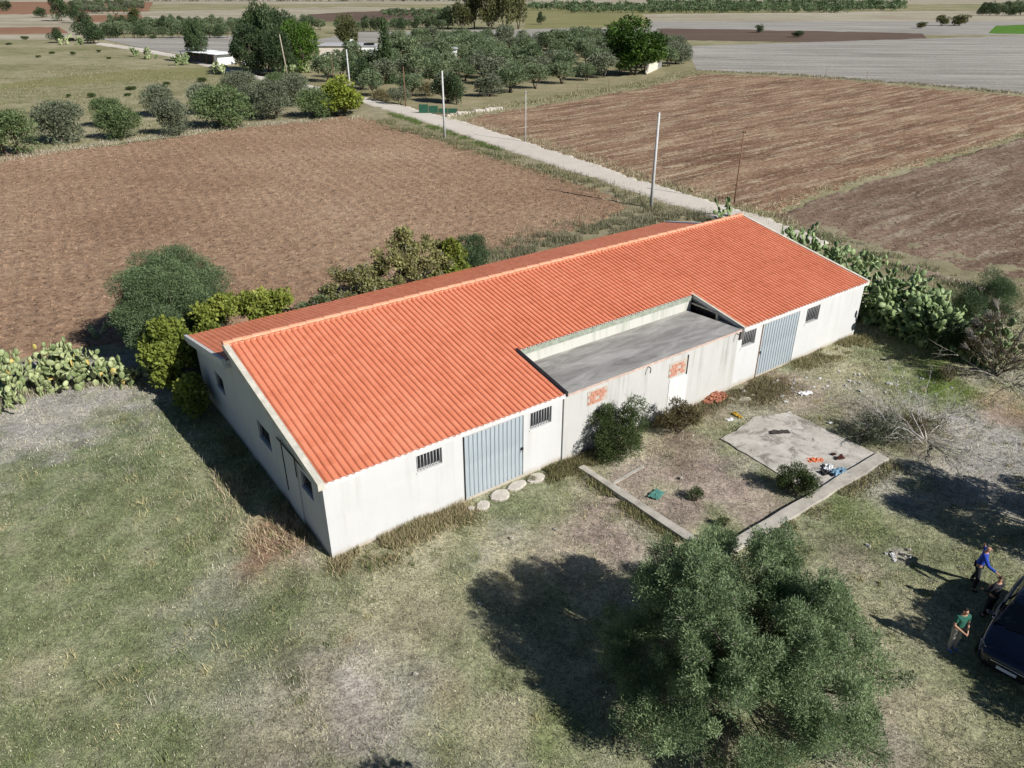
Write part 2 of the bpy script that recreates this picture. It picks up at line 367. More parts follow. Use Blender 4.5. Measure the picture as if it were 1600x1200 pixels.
# dirt road
m_road = soil('pale_dirt_road', [(.32, (.46, .41, .35)), (.5, (.56, .51, .44)), (.68, (.63, .58, .51))], .06, .6, 6, .4, bd=.03)
road_up = [(150, 66), (220, 75), (290, 88), (330, 100), (380, 113), (420, 122), (480, 132), (552, 148), (640, 168), (720, 189), (790, 211), (850, 231), (930, 256), (1000, 281), (1060, 299), (1120, 317), (1220, 348), (1300, 378)]
road_lo = [(150, 70), (220, 80), (290, 93), (330, 106), (380, 119), (420, 129), (480, 141), (552, 158), (640, 184), (720, 211), (790, 235), (850, 256), (930, 281), (1000, 306), (1060, 326), (1120, 346), (1220, 372), (1300, 392)]
grid_patch('verge', W2([(545, 150), (600, 165), (690, 190), (850, 240), (1000, 292), (1120, 330), (1200, 352), (1240, 342), (1400, 370), (1600, 418), (1800, 455), (1800, 520), (1600, 490), (1400, 470), (1100, 400), (1040, 372), (900, 395), (800, 412), (735, 412), (800, 386), (900, 352), (972, 326), (940, 300), (850, 274), (700, 228), (590, 192), (540, 182), (400, 202), (330, 205), (300, 195), (480, 158)]), .35,
   lambda X, Y: .02+(fbm(X*.8, Y*.8, 4)-.5)*.2, m_verge, .5)
RP = W2(road_up)+list(reversed(W2(road_lo)))
grid_patch('dirt_road', RP, .4, lambda X, Y: .14+(fbm(X*.4, Y*.4, 6)-.5)*.06, m_road, .25)
m_verge2 = soil('pinkish_track_soil', [(.38, (.22, .16, .12)), (.5, (.32, .25, .19)), (.62, (.40, .34, .27))], .1, .7, 5, .6)
grid_patch('track', W2([(1400, 410), (1430, 414), (1500, 436), (1600, 466), (1700, 496), (1700, 510), (1600, 474), (1490, 444), (1420, 422)]), .4, lambda X, Y: .13+(fbm(X*.4, Y*.4, 6)-.5)*.06, m_verge2, .4)

# --- yard
TYPES = {'green': (.158, .180, .092), 'straw': (.31, .285, .19), 'grey': (.29, .275, .25), 'pink': (.28, .225, .19), 'red': (.29, .17, .115), 'vivid': (.10, .15, .025), 'pale': (.42, .39, .34), 'dgreen': (.095, .125, .065), 'brown': (.13, .095, .06)}
GF = {'green': .8, 'straw': .35, 'grey': .12, 'pink': .08, 'red': .05, 'vivid': 1.0, 'pale': .02, 'dgreen': 1.0, 'brown': .25}
BL = [(120, 760, 210, 'green', .8), (60, 900, 160, 'green', .7), (330, 700, 120, 'green', .6), (260, 830, 150, 'green', .7), (170, 690, 110, 'dgreen', .5), (100, 615, 150, 'grey', 1.0), (250, 600, 60, 'grey', .8),
 (430, 850, 70, 'red', .8), (470, 880, 40, 'pink', .5), (600, 880, 70, 'green', .8), (390, 1000, 110, 'dgreen', .55), (450, 960, 90, 'green', .6), (540, 1050, 55, 'pale', .9), (600, 1090, 90, 'grey', .6), (480, 1130, 140, 'pink', .35), (700, 900, 60, 'green', .7), (640, 950, 90, 'straw', .7),
 (545, 1000, 12, 'red', .5), (700, 1080, 30, 'red', .2), (860, 800, 80, 'green', .7), (800, 790, 60, 'green', .6), (960, 830, 70, 'pink', .9), (880, 860, 60, 'pink', .6), (780, 1130, 60, 'straw', .6), (880, 1160, 50, 'vivid', .5),
 (1000, 770, 70, 'pink', .8), (1100, 740, 90, 'pink', 1.0), (1170, 780, 60, 'pink', .8), (1060, 700, 50, 'brown', .6), (1000, 740, 40, 'pink', .6), (1110, 640, 50, 'brown', .7), (1240, 610, 70, 'pink', .7), (1200, 590, 40, 'brown', .8), (1300, 570, 60, 'straw', .7), (1340, 640, 50, 'brown', .6),
 (1440, 560, 50, 'vivid', .7), (1470, 600, 60, 'vivid', .9), (1500, 640, 70, 'vivid', .6), (1390, 540, 50, 'green', .6), (1560, 700, 110, 'grey', 1.0), (1500, 740, 90, 'grey', .8), (1380, 760, 60, 'grey', .7), (1360, 640, 60, 'grey', .4), (1350, 810, 60, 'vivid', .5), (1280, 830, 50, 'green', .6), (1400, 850, 60, 'green', .6), (1330, 880, 50, 'pink', .5), (1405, 868, 18, 'pale', .9), (1500, 800, 60, 'straw', .5), (1580, 640, 50, 'red', .5), (1440, 960, 60, 'straw', .6), (1450, 1120, 80, 'straw', .7), (1380, 1180, 90, 'pink', .5), (1550, 1160, 60, 'green', .4), (640, 830, 80, 'straw', .8), (560, 850, 50, 'straw', .7), (1420, 690, 60, 'brown', .5), (1130, 900, 60, 'straw', .4)]
BLW = [(G(a, b).x, G(a, b).y, r*mpp(*G(a, b)[:2]), t, s) for a, b, r, t, s in BL]
def ymix(X, Y):
    X = np.asarray(X, float); Y = np.asarray(Y, float)
    n1 = fbm(X/5, Y/5, 41, 5); n2 = fbm(X/1.6, Y/1.6, 51, 5)
    g = np.clip((n1*.6+n2*.4-.38)*5, 0, 1)*.8
    # left side is greener
    g = np.clip(g+np.clip((-X+2)/16, 0, 1)*.35, 0, 1)
    c = np.outer(1-g, TYPES['straw']).reshape(*X.shape, 3)+np.outer(g, TYPES['green']).reshape(*X.shape, 3)
    n3 = np.clip((fbm(X/2.4, Y/2.4, 91, 4)-.53)*6, 0, 1)[..., None]
    c = c*(1-n3*.4)+np.array(TYPES['grey'])*n3*.4; gf = .25+g*.5-n3[..., 0]*.25
    for bx, by, r, t, s in BLW:
        d = np.hypot(X-bx, (Y-by)*.75)/r+(fbm(X/1.3, Y/1.3, 61, 4)-.5)*1.6
        k = np.clip(1.35-d, 0, 1); k = (k*k*(3-2*k))*s
        c = c*(1-k[..., None])+np.array(TYPES[t])*k[..., None]; gf = gf*(1-k)+GF[t]*k
    n5 = (fbm(X*1.1, Y*1.1, 171, 5)-.5)[..., None]*1.3; c = c*(1-np.clip(n5, 0, .5))+np.array((.34, .31, .23))*np.clip(n5, 0, .5); c = c*(1+np.clip(n5, -.4, 0)*.9)
    v = .96+.72*fbm(X*2.3, Y*2.3, 71, 4)
    return c*v[..., None], gf
def yardz(X, Y): return (fbm(X/3, Y/3, 11, 3)-.5)*.10+(fbm(X*2, Y*2, 13, 3)-.5)*.05
def yard_mat():
    m, nt, b = newmat('yard_soil_and_turf', .95, .1); at = nt.nodes.new('ShaderNodeAttribute'); at.attribute_name = 'col'
    co = coords(nt); f = math_(nt, 'ADD', math_(nt, 'MULTIPLY', noise(nt, co, 4.5, 6, .8), .45), math_(nt, 'MULTIPLY', noise(nt, co, 16, 5, .85), .55))
    v = ramp(nt, f, [(.41, (.42, .42, .42)), (.5, (1.08, 1.08, 1.08)), (.585, (1.75, 1.72, 1.68))])
    c = mixc(nt, 1.0, at.outputs['Color'], v, 'MULTIPLY')
    sp = ramp(nt, noise(nt, co, 7, 3, .9), [(.70, (0, 0, 0)), (.74, (1, 1, 1))])
    nt.links.new(mixc(nt, math_(nt, 'MULTIPLY', sp, .6), c, (.50, .47, .40)), b.inputs['Base Color'])
    bump(nt, b, noise(nt, co, 9, 6, .85), 1.0, .08); return m
YP = [(-75, 3), (75, 3), (75, 40)]+W2([(1600, 478), (1500, 452), (1380, 425), (1230, 372), (1100, 400), (1040, 372), (900, 395), (800, 408), (740, 420), (560, 486), (500, 500), (330, 524), (180, 545), (30, 566), (-150, 620), (-330, 650)])
grid_patch('yard', YP, .2, yardz, yard_mat(), .3, lambda x, y: ymix(x, y)[0])

# ------------------------------------------------------------------ the long farm building (its own axes: x along the front, y to the back)
YAW = .6315; B0 = (-6.352, 20.48, 0)
barn = thing('farm_building', 'long white farm warehouse with orange tiled roof and flat roofed annex in front', 'warehouse', B0, YAW)
def BL_(x, y, z=0):
    c, s = math.cos(YAW), math.sin(YAW); return Vector((B0[0]+c*x-s*y, B0[1]+s*x+c*y, z))
XL, L, YR, DR = -.16, 32.28, 14.9, 8.89
ZE, ZR = 3.38, 5.11; SL = (ZR-ZE)/(DR+.12)
zs = lambda y: ZE+SL*(y+.12)-.10            # top of the slab under the front tiles
RZ0, RSL = 4.42, -.196
zb = lambda y: RZ0+RSL*(y-8.8)-.08         # top of the slab under the rear tiles
RX0, RX1, RY = 10.45, 21.7, 3.3            # the recess that holds the annex
def wall_panel(name, u0, u1, z0, topf, holes, place, th, mat, breaks=()):
    """a wall in (u, z) with real openings; place(u, d, z) -> local point, d = depth into the wall"""
    us = sorted({u0, u1, *breaks, *[h[0] for h in holes], *[h[1] for h in holes]})
    mb = MB()
    def q(a, b, c, d): mb.add([a, b, c, d], [(0, 1, 2, 3)])
    for i in range(len(us)-1):
        a, b = us[i], us[i+1]; hs = sorted([h for h in holes if h[0] <= a+1e-6 and h[1] >= b-1e-6], key=lambda h: h[2])
        z = [z0]; 
        segs = []; cur = z0
        for h in hs: segs.append((cur, h[2])); cur = h[3]
        segs.append((cur, None))
        for (za, zb_) in segs:
            ta, tb = (topf(a), topf(b)) if zb_ is None else (zb_, zb_)
            if min(ta, tb)-za < 1e-4: continue
            for d, fl in ((0, 0), (th, 1)):
                v = [place(a, d, za), place(b, d, za), place(b, d, tb), place(a, d, ta)]
                if fl: v.reverse()
                q(*v)
            if zb_ is None: q(place(a, 0, ta), place(b, 0, tb), place(b, th, tb), place(a, th, ta))
    for h in holes:
        a, b, za, zb_ = h
        q(place(a, 0, za), place(a, th, za), place(b, th, za), place(b, 0, za)) if za > z0+1e-3 else None
        q(place(a, 0, zb_), place(b, 0, zb_), place(b, th, zb_), place(a, th, zb_))
        q(place(a, 0, za), place(a, 0, zb_), place(a, th, zb_), place(a, th, za))
        q(place(b, 0, za), place(b, th, za), place(b, th, zb_), place(b, 0, zb_))
    for u in (u0, u1): q(place(u, 0, z0), place(u, th, z0), place(u, th, topf(u)), place(u, 0, topf(u)))
    return mb.build(name, mat, barn)
W1 = [(3.58, 4.66, 2.22, 2.92), (8.76, 9.86, 2.15, 2.92)]; D1 = (5.64, 8.44, .12, 3.0)
W2_ = [(21.82, 22.86, 2.12, 2.94), (27.05, 28.2, 2.04, 2.92)]; D2 = (23.4, 26.4, .08, 3.0)
front = lambda u, d, z: (u, d, z)
wall_panel('front_wall', 0, RX0, -.2, lambda u: 3.14, W1+[D1], front, .25, M_wall)
wall_panel('front_wall', RX1-.25, L, -.2, lambda u: 3.14, W2_+[D2], front, .25, M_wall)
side = lambda u, d, z: (d, u, z)
GW = [(1.05, 2.1, 1.95, 2.7), (5.15, 6.55, 1.82, 2.62), (10.9, 12.1, 1.75, 2.52)]
GT = lambda u: (zs(u)-.12 if u <= DR-.05 else zb(u)-.12)
wall_panel('gable_wall', .252, DR-.05, -.2, GT, [g for g in GW if g[1] < DR], side, .25, M_wall)
wall_panel('gable_wall', DR-.04, YR, -.2, lambda u: zb(u)-.12, [g for g in GW if g[1] > DR], side, .25, M_wall)
side2 = lambda u, d, z: (L-d, u, z)
wall_panel('gable_wall', .252, DR-.05, -.2, GT, [], side2, .25, M_wall)
wall_panel('gable_wall', DR-.04, YR, -.2, lambda u: zb(u)-.12, [], side2, .25, M_wall)
wall_panel('rear_wall', .252, L-.252, -.2, lambda u: zb(YR-.25)-.12, [], lambda u, d, z: (u, YR-d, z), .25, M_wall)
# clerestory strip under the ridge
wall_panel('clerestory_wall', 0.05, L-.05, 4.0, lambda u: zs(DR-.1)-.1, [], lambda u, d, z: (u, DR-.03-d, z), .12, M_wall)
# roof slabs
def slab(name, x0, x1, y0, y1, zf, t, mat=M_fascia):
    mb = MB(); mb.prism([(y0, zf(y0)-t), (y1, zf(y1)-t), (y1, zf(y1)), (y0, zf(y0))], x0, x1); return mb.build(name, mat, barn)
roofA = slab('roof_slab', XL, RX0, -.10, RY, zs, .17)
slab('roof_slab', RX1, L-XL, -.10, RY, zs, .17)
slab('roof_slab', XL, L-XL, RY+.001, DR, zs, .17)
roofB = slab('roof_slab', -.30, L+.30, 8.86, 15.25, zb, .16)
slab('eave_beam', -.28, L+.28, 14.92, 15.20, lambda y: zb(15.2)-.17, .14)
slab('eave_board', XL, RX0, -.135, -.102, lambda y: zs(-.1)+.03, .20)
slab('eave_board', RX1, L-XL, -.135, -.102, lambda y: zs(-.1)+.03, .20)
# tiles: one barrel-and-pan tile
TW, TL = .25, .365
prof = [(0, .018), (.014, .0), (.044, .0), (.053, .036), (.085, .060), (.13, .068), (.18, .060), (.22, .038), (.252, .018)]
prof_low = [(0, .008), (.014, .0), (.052, .0), (.062, .018), (.09, .034), (.135, .040), (.18, .034), (.218, .020), (.252, .008)]
def tile_arrays(prof):
    n = len(prof); v = []
    for i, (x, h) in enumerate(prof): v.append((x, -.03, h+.013))
    for i, (x, h) in enumerate(prof): v.append((x, TL+.01, h+.002))
    for i, (x, h) in enumerate(prof): v.append((x, -.03, h+.001))
    f = [(i, i+1, n+i+1, n+i) for i in range(n-1)]+[(2*n+i, 2*n+i+1, i+1, i) for i in range(n-1)]
    return np.array(v, float), np.array(f, int)
TV, TF = tile_arrays(prof)
tile_me = npmesh('roof_tile', TV, TF, M_tile, False)
def sl_mat(x, y, zf, slope, flip=False):
    """frame on a slope: local x along the eave, local y up the slope"""
    if not flip:
        ca = 1/math.hypot(1, slope); sa = slope*ca
        return Matrix(((1, 0, 0, x), (0, ca, -sa, y), (0, sa, ca, zf(y)+.004), (0, 0, 0, 1)))
    s = -slope; ca = 1/math.hypot(1, s); sa = s*ca   # tiles run down towards +y
    return Matrix(((-1, 0, 0, x+TW), (0, -ca, sa, y), (0, sa, ca, zf(y)+.004), (0, 0, 0, 1)))
fr = []
x = XL+.26
ncol = int((L-2*XL-.40)/TW)
TWx = (L-2*XL-.40)/ncol
Ls = (DR+.16)*math.hypot(1, SL); nrow = int(Ls/TL)
r2 = random.Random(3)
camL = BL_(0, 0).copy(); 
for r in range(nrow):
    y = -.13+r*(DR+.1)/nrow
    for c in range(ncol):
        xx = XL+.24+c*TWx
        if y < RY+.02-.0 and RX0-.12 < xx+TWx/2 < RX1+.05:
            continue
        m = sl_mat(xx, y, zs, SL) @ Matrix.Translation((r2.gauss(0, .003), r2.gauss(0, .006), r2.uniform(-.003, .004))) @ Matrix.Rotation(r2.gauss(0, .006), 4, 'Z')
        p = BL_(xx, y, 4); fr.append(((p-Vector((0, 0, H))).length, m))
# scalloped first course above the annex
for c in range(ncol):
    xx = XL+.24+c*TWx
    if RX0-.12 < xx+TWx/2 < RX1+.05: fr.append((99, sl_mat(xx, RY-.06, zs, SL)))
fr.sort(key=lambda t: t[0])
for d, m in fr[:300]:
    o = link('roof_tile', tile_me, roofA); o.matrix_local = m
def join_tiles(name, ms, parent):
    T = np.array([np.array(m) for m in ms]); V = np.concatenate([TV, np.ones((len(TV), 1))], 1)
    VV = np.einsum('nij,kj->nki', T, V)[..., :3].reshape(-1, 3)
    FF = (TF[None]+np.arange(len(ms))[:, None, None]*len(TV)).reshape(-1, 4)
    return tag(link(name, npmesh(name, VV, FF, M_tile), parent), kind='stuff')
join_tiles('roof_tiles', [m for d, m in fr[300:]], barn)
rr = []
nr2 = int((15.32-8.9)*1.02/TL)
for r in range(nr2):
    y = 15.30-r*(15.32-8.92)/nr2
    for c in range(int((L+.40)/TW)):
        rr.append(sl_mat(-.18+c*TW, y, zb, RSL, True) @ Matrix.Translation((0, r2.gauss(0, .006), r2.uniform(-.003, .004))))
TV, TF = tile_arrays(prof_low)
join_tiles('roof_tiles', rr, barn)
# ridge caps
mb = MB(); n = 7
vs = []; 
for (yy, k) in ((0, 1.0), (.43, .86)):
    for i in range(n):
        t = math.pi*(i/(n-1)); vs.append((yy, -math.cos(t)*.15*k, math.sin(t)*.10*k))
mb.add(vs, [(i, n+i, n+i+1, i+1) for i in range(n-1)], True)
mb.add([(0, -math.cos(math.pi*i/(n-1))*.15, math.sin(math.pi*i/(n-1))*.10) for i in range(n)], [tuple(range(n))])
ridge_me = mb.mesh('ridge_tile', M_ridge)
k = 0; xx = XL
while xx < L-XL-.35:
    link('ridge_tile', ridge_me, barn, (xx, DR-.02, zs(DR)+.085+.012*(k % 2)), (0, 0, r2.gauss(0, .012))); xx += .395; k += 1
mb = MB(); mb.prism([(DR-.16, zs(DR-.16)+.005), (DR+.10, zs(DR)-.02), (DR+.10, zs(DR)+.09), (DR-.16, zs(DR-.16)+.06)], XL+.02, L-XL-.02); mb.build('ridge_bed', M_ridge, barn)
# rake trims
def rake(x0, x1, y0, y1, zf, up, down, mat): 
    mb = MB(); mb.prism([(y0, zf(y0)-down), (y1, zf(y1)-down), (y1, zf(y1)+up), (y0, zf(y0)+up)], x0, x1); return mb.build('rake_trim', mat, barn)
rake(XL-.03, XL+.20, -.14, DR+.05, zs, .095, .19, M_trim)
rake(L-XL-.14, L-XL+.03, -.14, DR+.05, zs, .09, .19, M_trim)
rake(-.34, -.20, 8.84, 15.3, zb, .10, .18, M_fascia)
rake(L+.20, L+.34, 8.84, 15.3, zb, .10, .18, M_fascia)
rake(-.26, -.002, 8.9, 14.95, lambda y: zb(y)-.19, 0, .16, M_wall)
# windows
def window(a, b, za, zb_, place, th, nb, gable=False):
    g = .002
    mb = MB()
    def bx(m, u0, u1, d0, d1, z0, z1):
        m.add([place(u, d, z) for z in (z0, z1) for u, d in ((u0, d0), (u1, d0), (u1, d1), (u0, d1))], [(3, 2, 1, 0), (4, 5, 6, 7), (0, 1, 5, 4), (1, 2, 6, 5), (2, 3, 7, 6), (3, 0, 4, 7)])
    for (u0, u1, z0, z1) in ((a+g, a+.04, za+g, zb_-g), (b-.04, b-g, za+g, zb_-g), (a+.041, b-.041, za+g, za+.035), (a+.041, b-.041, zb_-.035, zb_-g)): bx(mb, u0, u1, .16, .20, z0, z1)
    f = mb.build('window_frame', M_bar if not gable else M_metal, barn)
    p = MB(); bx(p, a+.041, b-.041, .175, .185, za+.036, zb_-.036); p.build('pane', M_glass, f)
    for i in range(nb):
        q = MB(); u = a+(b-a)*(i+.5)/nb; q.tube([place(u, .07, za), place(u, .07, zb_)], .016 if not gable else .012, 5); q.build('bar', M_bar if not gable else M_metal, f)
    q = MB(); bx(q, a-.03, b+.03, -.035, -.002, za-.05, za-.003); q.build('sill', M_fascia, f)
for w_ in W1+W2_: window(*w_, front, .25, 8)
for w_ in GW: window(*w_, side, .25, 7, True)
# sheet metal sliding doors
for (a, b, z0, z1) in (D1, D2):
    mb = MB(); mb.box(a-.05, b+.05, .06, .10, z0, z1-.02); dr = mb.build('metal_door', M_door, barn)
    n = 14; pw = (b-a)/n
    mb = MB(); mb.prism([(.012, .058), (.03, .02), (pw-.04, .02), (pw-.022, .058)], z0+.02, z1-.05, 'z'); pm = mb.mesh('door_panel', M_door)
    for i in range(n): link('door_panel', pm, dr, (a+i*pw, 0, 0))
    mb = MB()
    mb.box(a-.06, a-.01, -.03, .055, z0-.05, z1); mb.build('door_post', M_wood if a > 20 else M_metal, dr)
    mb = MB(); mb.box(a-.06, b+.1, .001, .05, z1-.045, z1-.001); mb.build('door_rail', M_bar, dr)
    mb = MB(); hx = b-.10 if a < 20 else a+.02
    mb.box(hx-.03, hx+.08, -.04, .018, 1.38, 1.48); mb.tube([(hx, -.05, 1.30), (hx, -.09, 1.35), (hx, -.09, 1.5), (hx, -.05, 1.55)], .015, 5); mb.build('door_handle', M_metal, dr)
# door in the left gable: sliding leaf hung on a rail
mb = MB(); mb.box(-.05, -.004, 2.35, 3.62, .1, 3.0); gd = mb.build('gable_door', M_wall, barn)
mb = MB(); mb.box(-.075, -.052, 3.58, 3.64, .9, 3.15); mb.build('door_edge', M_dark, gd)
mb = MB(); mb.box(-.075, -.052, 2.33, 2.37, 2.2, 3.1); mb.build('door_edge', M_dark, gd)
mb = MB(); mb.box(-.09, -.055, 1.2, 4.0, 3.05, 3.10); mb.build('door_rail', M_metal, gd)
# annex
mb = MB(); mb.prism([(-.08, -.2), (RY-.002, -.2), (RY-.002, 3.08), (-.08, 3.22)], RX0+.004, RX1-.30); an = mb.build('annex_wall', M_annex, barn)
mb = MB(); mb.prism([(-.16, 3.225), (RY-.02, 3.085), (RY-.02, 3.13), (-.16, 3.29)], RX0+.10, RX1-.26); mb.build('annex_flat_roof', M_deck, barn)
mb = MB(); mb.box(RX0+.11, RX1-.26, -.19, -.162, 3.20, 3.30); mb.build('roof_edging', M('pinkish_roof_edging', (.50, .38, .32), .9, .2, 4), barn)
mb = MB(); mb.box(RX0+.2, RX1-.003, RY-.003, RY+.22, 3.0, zs(RY)-.30); mb.build('recess_wall', M_upper, barn)
mb = MB(); mb.box(RX0+.2, RX1-.003, RY-.06, RY+.24, zs(RY)-.29, zs(RY)-.06); mb.build('recess_beam', M('mossy_beam', (.28, .31, .25), .95, .3, 5, .3), barn)
# left cheek of the recess: dark metal gutter along the cut tiles
mb = MB(); mb.prism([(-.15, zs(-.1)-.04), (RY, zs(RY)-.04), (RY, zs(RY)+.10), (-.15, zs(-.1)+.10)], RX0+.002, RX0+.13); mb.build('side_gutter', M_metal, barn)
mb = MB(); mb.prism([(-.02, 3.1), (RY, 3.1), (RY, zs(RY)-.18), (-.02, zs(0)-.18)], RX0-.20, RX0-.001); mb.build('recess_cheek', M_upper, barn)
# right cheek: open truss end, beams over a near-black panel that paints the shade of the gap
mb = MB(); mb.prism([(.1, 3.0), (RY, 3.0), (RY, zs(RY)-.2), (.1, zs(0)-.2)], RX1+.16, RX1+.22); mb.build('recess_shade_panel', M_dark, barn)
mb = MB(); mb.prism([(-.1, zs(-.1)-.26), (RY, zs(RY)-.26), (RY, zs(RY)-.175), (-.1, zs(-.1)-.175)], RX1-.02, RX1+.14); mb.build('edge_beam', M('grey_timber', (.13, .13, .135), .8, .3, 5), barn)
mb = MB(); mb.box(RX1-.04, RX1+.10, 1.6, RY-.05, 3.45, 3.52); mb.box(RX1-.05, RX1+.12, 1.5, 1.62, 3.05, 3.56); mb.box(RX1-.05, RX1+.12, .9, 1.55, 3.05, 3.16); mb.build('cross_beam', M_trim, barn)
mb = MB(); mb.box(RX1-.24, RX1-.02, -.14, .02, 2.72, 3.28); mb.build('junction_box', M('rusty_grey_box', (.12, .11, .10), .8, .3, 6), barn)
rake(RX1-.05, RX1+.12, -.14, RY+.1, zs, .05, .0, M_trim)
for xx in (RX1-.55, 15.2):
    mb = MB(); mb.tube([(xx, -.1, 3.13), (xx, -.26, 3.12), (xx-.03, -.30, 3.05), (xx-.04, -.29, 2.9)], .022, 6); mb.build('drain_spout', M_metal, barn)
# bricked up windows and the pale sealed doorway
def brick_patch(x0, x1, z0, z1, skip):
    mb = MB(); mb.box(x0-.04, x1+.04, -.095, -.079, z0-.03, z1+.03); p = mb.build('bricked_opening', M_mortar, barn)
    b = MB(); b.box(0, .245, -.018, 0, 0, .135); bme = b.mesh('brick', M_brick)
    nz = int((z1-z0)/.15); nx = int((x1-x0)/.26)
    for j in range(nz):
        for i in range(nx+1):
            xx = x0+i*.26-(.13 if j % 2 else 0)
            if xx < x0-.02 or xx+.24 > x1+.03 or r2.random() < skip: continue
            link('brick', bme, p, (xx+r2.uniform(-.005, .005), -.096, z0+j*.15+.008), (0, 0, 0), (1, r2.uniform(.6, 1.2), 1))
brick_patch(11.75, 12.8, 2.32, 2.95, .25)
brick_patch(16.65, 17.75, 2.12, 2.80, .12)
mb = MB(); mb.box(16.72, 17.95, -.10, -.081, -.15, 1.98); mb.build('sealed_doorway', M('fresh_white_paint', (.61, .605, .59), .9, .08, 3), barn)
mb = MB(); mb.box(17.80, 17.86, -.11, -.081, 1.95, 2.95); mb.build('old_frame', M_metal, barn)

# ------------------------------------------------------------------ vegetation
def leaves(seed, clumps, n, ll, lw, shell=.35, up=.25, droop=0, tint0=.5, tvar=.25):
    """clumps: array (k,5) x y z r flat ; returns V,F,tint"""
    g = np.random.default_rng(seed); cl = np.asarray(clumps, float)
    p = cl[:, 3]**2; p /= p.sum(); idx = g.choice(len(cl), n, p=p)
    d = g.normal(size=(n, 3)); d[:, 2] = d[:, 2]+.15; d /= np.linalg.norm(d, axis=1)[:, None]
    rad = 1-shell*g.random(n)**1.3
    rad *= 1+.16*g.normal(size=n)*(g.random(n) < .3)
    c = cl[idx]; pos = c[:, :3]+d*(c[:, 3]*rad)[:, None]*np.stack([np.ones(n), np.ones(n), c[:, 4]], 1)
    pos[:, 2] = np.maximum(pos[:, 2], .03)
    ax = d*.8+g.normal(size=(n, 3))*.7; ax[:, 2] += up-droop; ax /= np.linalg.norm(ax, axis=1)[:, None]
    sd = np.cross(ax, g.normal(size=(n, 3))); sd /= np.linalg.norm(sd, axis=1)[:, None]
    L_ = ll*(.6+.8*g.random(n))[:, None]; W_ = lw*(.6+.8*g.random(n))[:, None]
    V = np.stack([pos, pos+ax*L_*.5+sd*W_*.5, pos+ax*L_, pos+ax*L_*.5-sd*W_*.5], 1).reshape(-1, 3)
    F = np.arange(n*4).reshape(n, 4)
    ct = g.normal(size=len(cl))*tvar*.6
    t = np.clip(tint0+ct[idx]+g.normal(size=n)*tvar*.55, 0, 1)
    return V, F, t
def crown_mesh(name, mat, *a, **k):
    V, F, t = leaves(*a, **k); return npmesh(name, V, F, mat, False, {'tint': ('FACE', 'FLOAT', t)})
def dome(seed, k, rx, ry, rz, cz, rc, low=-.3, inner=.25, flat=.85):
    """k clumps on an uneven dome"""
    g = np.random.default_rng(seed); out = []
    for i in range(k):
        while True:
            d = g.normal(size=3); d /= np.linalg.norm(d)
            if d[2] > low: break
        s = 1-inner*g.random(); q = 1+.12*g.normal()
        out.append((d[0]*rx*s*q, d[1]*ry*s*q, max(rc*.6, cz+d[2]*rz*s*q), rc*(.7+.6*g.random()), flat))
    return np.array(out)
def limbs(seed, clumps, base_r, h0, forks=3, mat=None, spread=.2, name='trunk', sides=6):
    """trunk with limbs running out to some of the clumps"""
    r = random.Random(seed); mb = MB()
    for f in range(forks):
        a = 2*math.pi*(f+r.random()*.5)/forks; p0 = Vector((math.cos(a)*base_r*.5, math.sin(a)*base_r*.5, -.1))
        p1 = Vector((math.cos(a)*spread, math.sin(a)*spread, h0)); 
        mb.tube([p0, (p0+p1)/2+Vector((r.uniform(-.05, .05), r.uniform(-.05, .05), 0)), p1], [base_r, base_r*.75, base_r*.6], sides)
        near = sorted(clumps, key=lambda c: abs(math.atan2(c[1]*math.cos(a)-c[0]*math.sin(a), c[0]*math.cos(a)+c[1]*math.sin(a))))[:max(2, len(clumps)//forks//1)][:7]
        for c in near:
            q = Vector(c[:3]); m_ = p1.lerp(q, .5)+Vector((r.uniform(-.15, .15), r.uniform(-.15, .15), -.1*h0))
            mb.tube([p1, m_, q], [base_r*.5, base_r*.25, base_r*.08], 5)
    return mb.mesh(name, mat or M_bark)
# library of small shared crowns; unit: about 1 m radius, 2 m tall
LIB = {}
def lib(kind, i, mat, k, n, ll, lw, rz=.8, cz=1.0, rc=.42, low=-.5, trunk=.07, h0=.45, tint0=.5, inner=.25, up=.25, tvar=.25, shell=.4, flat=.85, forks=2):
    cl = dome(i*31+len(kind)*7+sum(map(ord, kind)), k, .72, .72, rz*.75, cz, rc, low, inner, flat)
    cm = crown_mesh('crown', mat, i*13+5, cl, n, ll, lw, tint0=tint0, up=up, tvar=tvar, shell=shell)
    LIB[(kind, i)] = (cm, limbs(i, cl, trunk, h0, forks))
for i in range(4):
    lib('olive', i, ML['farolive'], 14, 2400, .16, .065, rz=.85, cz=1.08, rc=.36, low=-.45, trunk=.07)
    lib('olivegrey', i, ML['olivegrey'], 13, 2600, .16, .065, rz=.9, cz=1.0, rc=.4, low=-.8, trunk=.05)
for i in range(3):
    lib('round', i, ML['round'], 26, 6500, .10, .05, rz=.95, cz=.88, rc=.40, low=-.95, trunk=.04, h0=.2, shell=.5)
    lib('roundgrey', i, ML['olivegrey'], 26, 6500, .10, .045, rz=.95, cz=.88, rc=.40, low=-.95, trunk=.04, h0=.2, shell=.5)
    lib('dark', i, ML['dark'], 16, 2600, .15, .08, rz=1.0, cz=1.0, rc=.4, low=-.9, trunk=.06)
    lib('euca', i, ML['euca'], 18, 2800, .17, .07, rz=1.05, cz=1.05, rc=.34, low=-.8, trunk=.05, inner=.5)
    lib('low', i, ML['mid'], 9, 1500, .20, .07, rz=.4, cz=.35, rc=.32, low=0, trunk=.03, h0=.1)
    lib('dry', i, ML['dry'], 9, 1500, .22, .035, rz=.4, cz=.3, rc=.35, low=0, trunk=.03, h0=.1, up=.7)
